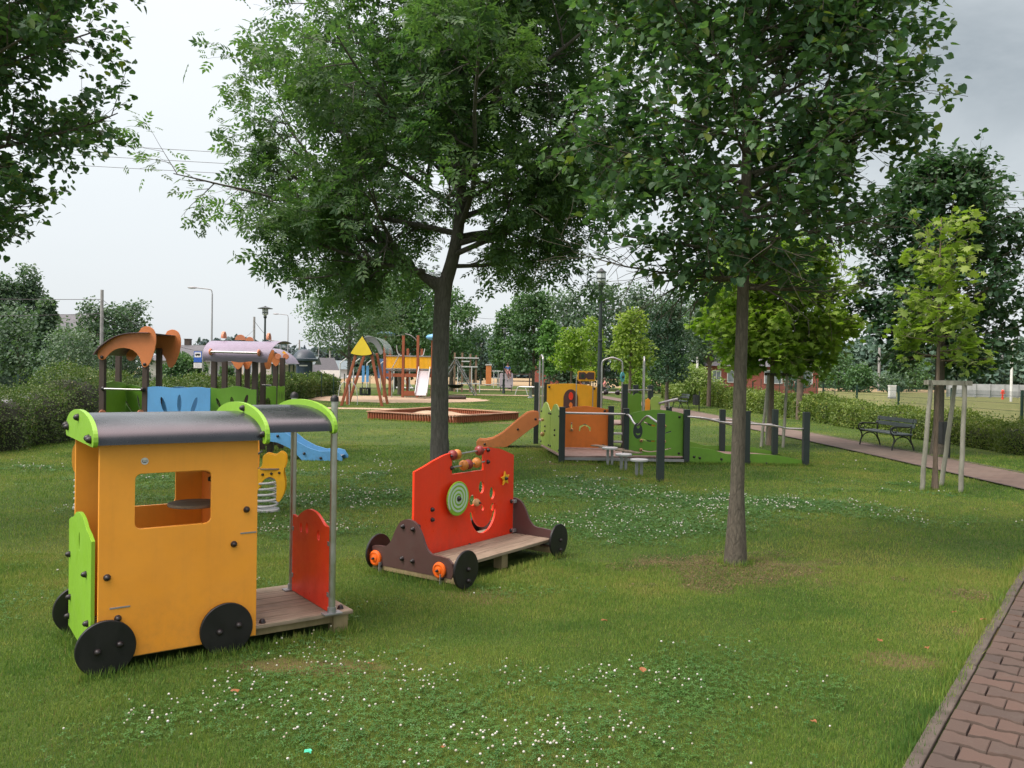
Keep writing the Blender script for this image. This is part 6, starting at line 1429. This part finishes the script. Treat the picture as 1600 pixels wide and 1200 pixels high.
def grass(name, n, d0, d1, power, h, w0, seed, mat, lay=.55):
    x, y, rn = sample(n, d0, d1, power, seed); k = bare(x, y) & (rn.random(len(x)) < .5); x, y = x[~k], y[~k]; n = len(x)
    tuft = vnoise(x, y, 1.3, 12)*.5+vnoise(x, y, 5, 13)*.5
    H = h*(.45+.9*tuft)*rn.uniform(.5, 1.25, n)*(1-.35*clover(x, y)); W = w0*np.maximum(1, y/6)*rn.uniform(.7, 1.3, n)
    a = rn.uniform(0, 2*pi, n); b_ = rn.uniform(0, 2*pi, n); L_ = np.abs(rn.normal(0, lay, n))
    dx = np.cos(a)*W/2; dy = np.sin(a)*W/2; tip = np.stack([x+np.cos(b_)*H*L_, y+np.sin(b_)*H*L_, H*np.sqrt(np.maximum(.08, 1-np.minimum(L_, .95)**2))], 1)
    V = np.empty((n, 3, 3)); V[:, 0] = np.stack([x-dx, y-dy, np.zeros(n)-.004], 1); V[:, 1] = np.stack([x+dx, y+dy, np.zeros(n)-.004], 1); V[:, 2] = tip
    o = fastmesh(name, V.reshape(-1, 3), np.arange(n*3).reshape(-1, 3), mat); return stuff(o, None)
def grassmat(name, stops, tr=.35):
    m, nt, b, out = newmat(name); g = N(nt, 'ShaderNodeNewGeometry'); pos = g.outputs['Position']
    n1 = noise(nt, .42, 5, .6, pos, .4); n2 = noise(nt, 2.2, 5, .6, pos); n3 = noise(nt, .13, 3, .5, pos)
    f = math_(nt, 'ADD', math_(nt, 'ADD', math_(nt, 'MULTIPLY', n1, 1.15), math_(nt, 'MULTIPLY', n2, .55)), math_(nt, 'MULTIPLY', math_(nt, 'SUBTRACT', g.outputs['Random Per Island'], .5), .35))
    c = ramp(nt, math_(nt, 'SUBTRACT', f, .36), stops)
    c = mixc(nt, maprange(nt, g.outputs['Random Per Island'], .955, .975), c, (.26, .22, .09))
    nt.links.new(c, b.inputs['Base Color']); b.inputs['Roughness'].default_value = .55; b.inputs['Specular IOR Level'].default_value = .3
    t = N(nt, 'ShaderNodeBsdfTranslucent'); nt.links.new(c, t.inputs['Color']); mx = N(nt, 'ShaderNodeMixShader'); mx.inputs[0].default_value = tr
    nt.links.new(b.outputs[0], mx.inputs[1]); nt.links.new(t.outputs[0], mx.inputs[2]); nt.links.new(mx.outputs[0], out.inputs[0]); return m
M_grass = grassmat('grass_blades', [(.26, (.072, .160, .030)), (.40, (.120, .23, .036)), (.53, (.20, .30, .047)), (.66, (.28, .335, .068)), (.80, (.36, .33, .10))])
g1 = grass('grass', 520000, 2.6, 7.5, 1.5, .027, .0042, 101, M_grass); g1['label'] = 'short mown grass in the foreground'; g1['category'] = 'grass'
g2 = grass('grass', 330000, 7.5, 19, 1.4, .036, .0050, 102, M_grass); g2['label'] = 'mown grass around the ship and tree trunks'; g2['category'] = 'grass'
g3 = grass('grass', 150000, 19, 62, 1.5, .045, .0055, 103, M_grass, .4); g3['label'] = 'mown grass on the far lawn'; g3['category'] = 'grass'
# longer tufts around feet of things
def tufts(seed=7):
    rn = np.random.default_rng(seed); X = []; Y = []
    def ringpts(cx, cy, r, n, s=.03): a_ = rn.uniform(0, 2*pi, n); q = r+np.abs(rn.normal(0, s, n)); X.extend(cx+q*np.cos(a_)); Y.extend(cy+q*np.sin(a_))
    def line(x0, y0, x1, y1, n, s=.025): t = rn.random(n); X.extend(x0+(x1-x0)*t+rn.normal(0, s, n)); Y.extend(y0+(y1-y0)*t+rn.normal(0, s, n))
    A = (-2.2513, 4.5516); th = .6202; w = lambda s, t: (A[0]+s*cos(th)-t*sin(th), A[1]+s*sin(th)+t*cos(th))
    line(*w(-.15, -.05), *w(1.55, -.04), 1500); line(*w(-.05, -.05), *w(-.05, .9), 700); line(*w(1.55, 0), *w(1.55, .8), 500)
    B = (-.798, 6.851); t2 = .9614; w2 = lambda s, t: (B[0]+s*cos(t2)-t*sin(t2), B[1]+s*sin(t2)+t*cos(t2))
    line(*w2(-.1, .42), *w2(-.1, -.55), 900); line(*w2(-.1, -.54), *w2(1.5, -.54), 1100)
    ringpts(2.064, 7.58, .12, 350); ringpts(-1.22, 14.2, .22, 500, .05)
    for x, y in ((6.31, 12.77), (6.83, 12.62), (6.56, 12.85), (6.93, 13.4)): ringpts(x, y, .05, 220, .05)
    for x, y in ((2.40, 13.35), (.97, 15.9), (3.4, 16.15), (4.56, 16.12), (5.7, 16.1), (4.56, 18), (5.7, 18), (2.23, 16.2), (1.85, 15.55), (2.0, 14.75), (2.16, 14.0)): ringpts(x, y, .07, 200, .05)
    line(1.0, 15.9, 3.4, 16.1, 1500, .05); line(3.5, 16.08, 5.6, 16.05, 1500, .04); line(.95, 16, .65, 18.4, 800, .05)
    line(-5.05, 29.25, -1.85, 27.35, 1500, .06); line(-1.85, 27.35, .25, 30.25, 1200, .06)
    for t in np.linspace(0, 1, 1): pass
    p0_, p1_ = PBp(-3, -.10), PBp(9.5, -.10); line(p0_[0], p0_[1], p1_[0], p1_[1], 9000, .04)
    x = np.array(X); y = np.array(Y); ok = (y > 2.4) & ~in_path(x, y, .055); x, y = x[ok], y[ok]; n = len(x)
    H = rn.uniform(.02, .075, n); W = .0055*np.maximum(1, y/7); a_ = rn.uniform(0, 2*pi, n); b_ = rn.uniform(0, 2*pi, n); L_ = np.abs(rn.normal(0, .4, n))
    V = np.empty((n, 3, 3)); V[:, 0] = np.stack([x-np.cos(a_)*W/2, y-np.sin(a_)*W/2, np.zeros(n)-.004], 1); V[:, 1] = np.stack([x+np.cos(a_)*W/2, y+np.sin(a_)*W/2, np.zeros(n)-.004], 1); V[:, 2] = np.stack([x+np.cos(b_)*H*L_, y+np.sin(b_)*H*L_, H], 1)
    o = fastmesh('grass_tufts', V.reshape(-1, 3), np.arange(n*3).reshape(-1, 3), M_grass); stuff(o, 'longer uncut grass around posts, wheels and kerbs', 'grass')
tufts()
# clover leaves and flowers
def T_clover():
    v = []; f = []
    for k in range(3):
        a_ = 2*pi*k/3; b = len(v)
        for r, q, z in ((0, 0, 0), (.6, -.42, .06), (1.0, -.22, .0), (.92, 0, -.03), (1.0, .22, .0), (.6, .42, .06)): v.append((r*cos(a_+q*1.1), r*sin(a_+q*1.1), z))
        f += [(b, b+i, b+i+1) for i in range(1, 5)]
    return np.array(v), f
x, y, rn = sample(420000, 2.6, 14, 1.5, 201); cl_ = clover(x, y); k = (rn.random(len(x)) < cl_**1.3*.62) & ~bare(x, y); x, y = x[k], y[k]; n = len(x); print('clover', n)
P = np.stack([x, y, rn.uniform(.012, .034, n)], 1); u = rn.normal(0, .35, (n, 3)); u[:, 2] += 1; dd = rn.normal(0, 1, (n, 3)); dd[:, 2] = 0
M_clo = leafmat('clover_leaves', (.040, .128, .028), (.100, .222, .042), None, .25, 1.2)
stuff(scatter('clover', T_clover(), P, dd, u, np.maximum(.0115, .0017*y)*rn.uniform(.8, 1.3, n), M_clo), 'dark green clover patches in the lawn', 'clover')
x, y, rn = sample(60000, 2.7, 17, 1.35, 202); cl_ = clover(x, y); k = rn.random(len(x)) < cl_**1.6*.55*(.06+2.0*vnoise(x, y, 3.1, 21)**3); x, y = x[k], y[k]; n = len(x); print('flowers', n)
ico = MB(); ico.ball((0, 0, 0), 1, 6); IV = np.array(ico.v); IF = []
for f in ico.f: IF += [(f[0], f[i], f[i+1]) for i in range(1, len(f)-1)]
z = rn.uniform(.035, .062, n); r = np.maximum(.0062, .00085*y)*rn.uniform(.5, 1.2, n)
V = (np.stack([x, y, z], 1)[:, None, :] + IV[None]*r[:, None, None]*np.array([1, 1, .85])).reshape(-1, 3); F_ = (np.array(IF)[None]+(np.arange(n)*len(IV))[:, None, None]).reshape(-1, 3)
m_, nt, b, out = newmat('clover_flower'); g = N(nt, 'ShaderNodeNewGeometry'); nt.links.new(ramp(nt, g.outputs['Random Per Island'], [(0, (.34, .30, .20)), (.5, (.48, .48, .40)), (1, (.60, .58, .54))]), b.inputs['Base Color']); b.inputs['Roughness'].default_value = .9
stuff(fastmesh('clover_flowers', V, F_, m_), 'small white clover flower heads dotted over the lawn', 'clover flowers')
# scraps of dry grass and soil crumbs on the bare ring
x, y, rn = sample(70000, 6.0, 8.4, 1, 203); k = bare(x, y) & (x > .3) & (x < 4.6); x, y = x[k], y[k]; n = len(x)
P = np.stack([x, y, rn.uniform(.002, .02, n)], 1); u = rn.normal(0, .4, (n, 3)); u[:, 2] += 1; dd = rn.normal(0, 1, (n, 3)); dd[:, 2] *= .15
stuff(scatter('dry_litter', T_quad(), P, dd, u, rn.uniform(.006, .020, n)*1.0, leafmat('litter', (.09, .065, .03), (.20, .15, .065), (.26, .16, .06), .1, 3)), 'brown dry litter on the bare ring round the linden', 'leaf litter')
# fallen leaves: individual things
spots = [(373, 1097, 'orange leaf below the locomotive wheel'), (585, 1052, 'small brown leaf in front of the clover'), (1012, 1062, 'orange leaf in the middle clover patch'), (1283, 1146, 'orange leaf at the lower right of the lawn'), (1499, 968, 'bright orange leaf beside the kerb'), (1384, 1014, 'pale orange leaf left of the kerb'), (951, 982, 'brown leaf under the linden shade'), (700, 1188, 'orange leaf at the bottom edge of the lawn'), (140, 1056, 'pink brown leaf lying against the front wheel'), (933, 812, 'red leaf behind the red car bench'), (1545, 980, 'small yellow leaf on the kerb'), (1458, 1026, 'brown leaf near the worn spot')]
M_fl = leafmat('fallen_leaf', (.26, .10, .04), (.42, .19, .07), None, .2, 2)
V0, F0 = T_heart()
for i, (px, py, lb) in enumerate(spots):
    hz_ = 583+ROLL*(px-800); d = FPX*EYE/(py-hz_)*1.0; R = random.Random(i); s_ = R.uniform(.026, .042)
    me = bpy.data.meshes.new('fallen_leaf'); me.from_pydata([(v[0]*s_, (v[1]-.45)*s_, v[2]*s_*1.6+.004*sin(v[0]*9)) for v in V0.tolist()], [], F0); me.materials.append(M_fl)
    o = bpy.data.objects.new('fallen_leaf', me); COL.objects.link(o); o.location = (gx(px, d), d, .05); o.rotation_euler = (R.uniform(-.3, .3), R.uniform(-.3, .3), R.uniform(0, 6)); tag(o, lb, 'fallen leaf', 'fallen leaves on the lawn')

# ================================================================== sky and light
w = bpy.data.worlds.new("World"); sc.world = w; w.use_nodes = True; nt = w.node_tree; nt.nodes.clear()
out = nt.nodes.new('ShaderNodeOutputWorld'); bg = nt.nodes.new('ShaderNodeBackground'); nt.links.new(bg.outputs[0], out.inputs[0])
EL, AZ = radians(52), radians(-118)      # sun high, behind the viewer's left shoulder
sky = nt.nodes.new('ShaderNodeTexSky'); sky.sky_type = 'NISHITA'; sky.sun_disc = False; sky.sun_elevation = EL; sky.sun_rotation = AZ; sky.dust_density = 4; sky.air_density = 1.2
tc = nt.nodes.new('ShaderNodeTexCoord'); sx = N(nt, 'ShaderNodeSeparateXYZ'); nt.links.new(tc.outputs['Generated'], sx.inputs[0])
mp = N(nt, 'ShaderNodeMapping'); mp.inputs['Scale'].default_value = (1, 1, 2.6); nt.links.new(tc.outputs['Generated'], mp.inputs[0])
n1 = noise(nt, 1.7, 6, .55, mp.outputs[0], .6); n2 = noise(nt, 5.5, 6, .6, mp.outputs[0], .4)
cl = math_(nt, 'ADD', math_(nt, 'MULTIPLY', n1, .7), math_(nt, 'MULTIPLY', n2, .3))
# overcast: bright milky left and zenith, grey cloud bank up to the right
gr = maprange(nt, math_(nt, 'ADD', sx.outputs[0], math_(nt, 'MULTIPLY', math_(nt, 'SUBTRACT', cl, .5), .7)), .10, .42)
gz = maprange(nt, sx.outputs[2], .06, .30); bank = math_(nt, 'MULTIPLY', gr, gz, True)
base = ramp(nt, sx.outputs[2], [(0, (6.1, 6.45, 6.75)), (.06, (6.7, 7.05, 7.3)), (.22, (7.4, 7.8, 8.0)), (.45, (8.5, 8.8, 9.1)), (.6, (16, 16.3, 16.6)), (1, (40, 30.4, 31))])
dark = ramp(nt, cl, [(.35, (1.8, 2.15, 2.4)), (.5, (2.5, 2.9, 3.15)), (.68, (4.2, 4.6, 4.8))])
c = mixc(nt, math_(nt, 'MULTIPLY', bank, .92), base, dark)
c = mixc(nt, maprange(nt, cl, .35, .7, 0, .12), c, (5.6, 6.0, 6.4))
c = mixc(nt, .12, c, sky.outputs[0])
nt.links.new(c, bg.inputs['Color']); bg.inputs['Strength'].default_value = .135
sd = bpy.data.lights.new('sun', 'SUN'); so = bpy.data.objects.new('sun', sd); COL.objects.link(so)
sd.energy = 2.8; sd.angle = radians(24); sd.color = (1, .965, .91)
dv = Vector((sin(-AZ*-1)*0, 0, 0))
sunv = Vector((sin(AZ)*cos(EL), cos(AZ)*cos(EL), sin(EL)))
so.rotation_euler = sunv.to_track_quat('Z', 'Y').to_euler()
sc.view_settings.view_transform = 'Standard'; sc.view_settings.look = 'None'; sc.view_settings.exposure = 0; sc.view_settings.gamma = 1
sc.cycles.max_bounces = 6; sc.cycles.diffuse_bounces = 3; sc.cycles.transmission_bounces = 4; sc.cycles.transparent_max_bounces = 6
sc.cycles.use_denoising = True
bpy.context.view_layer.update()
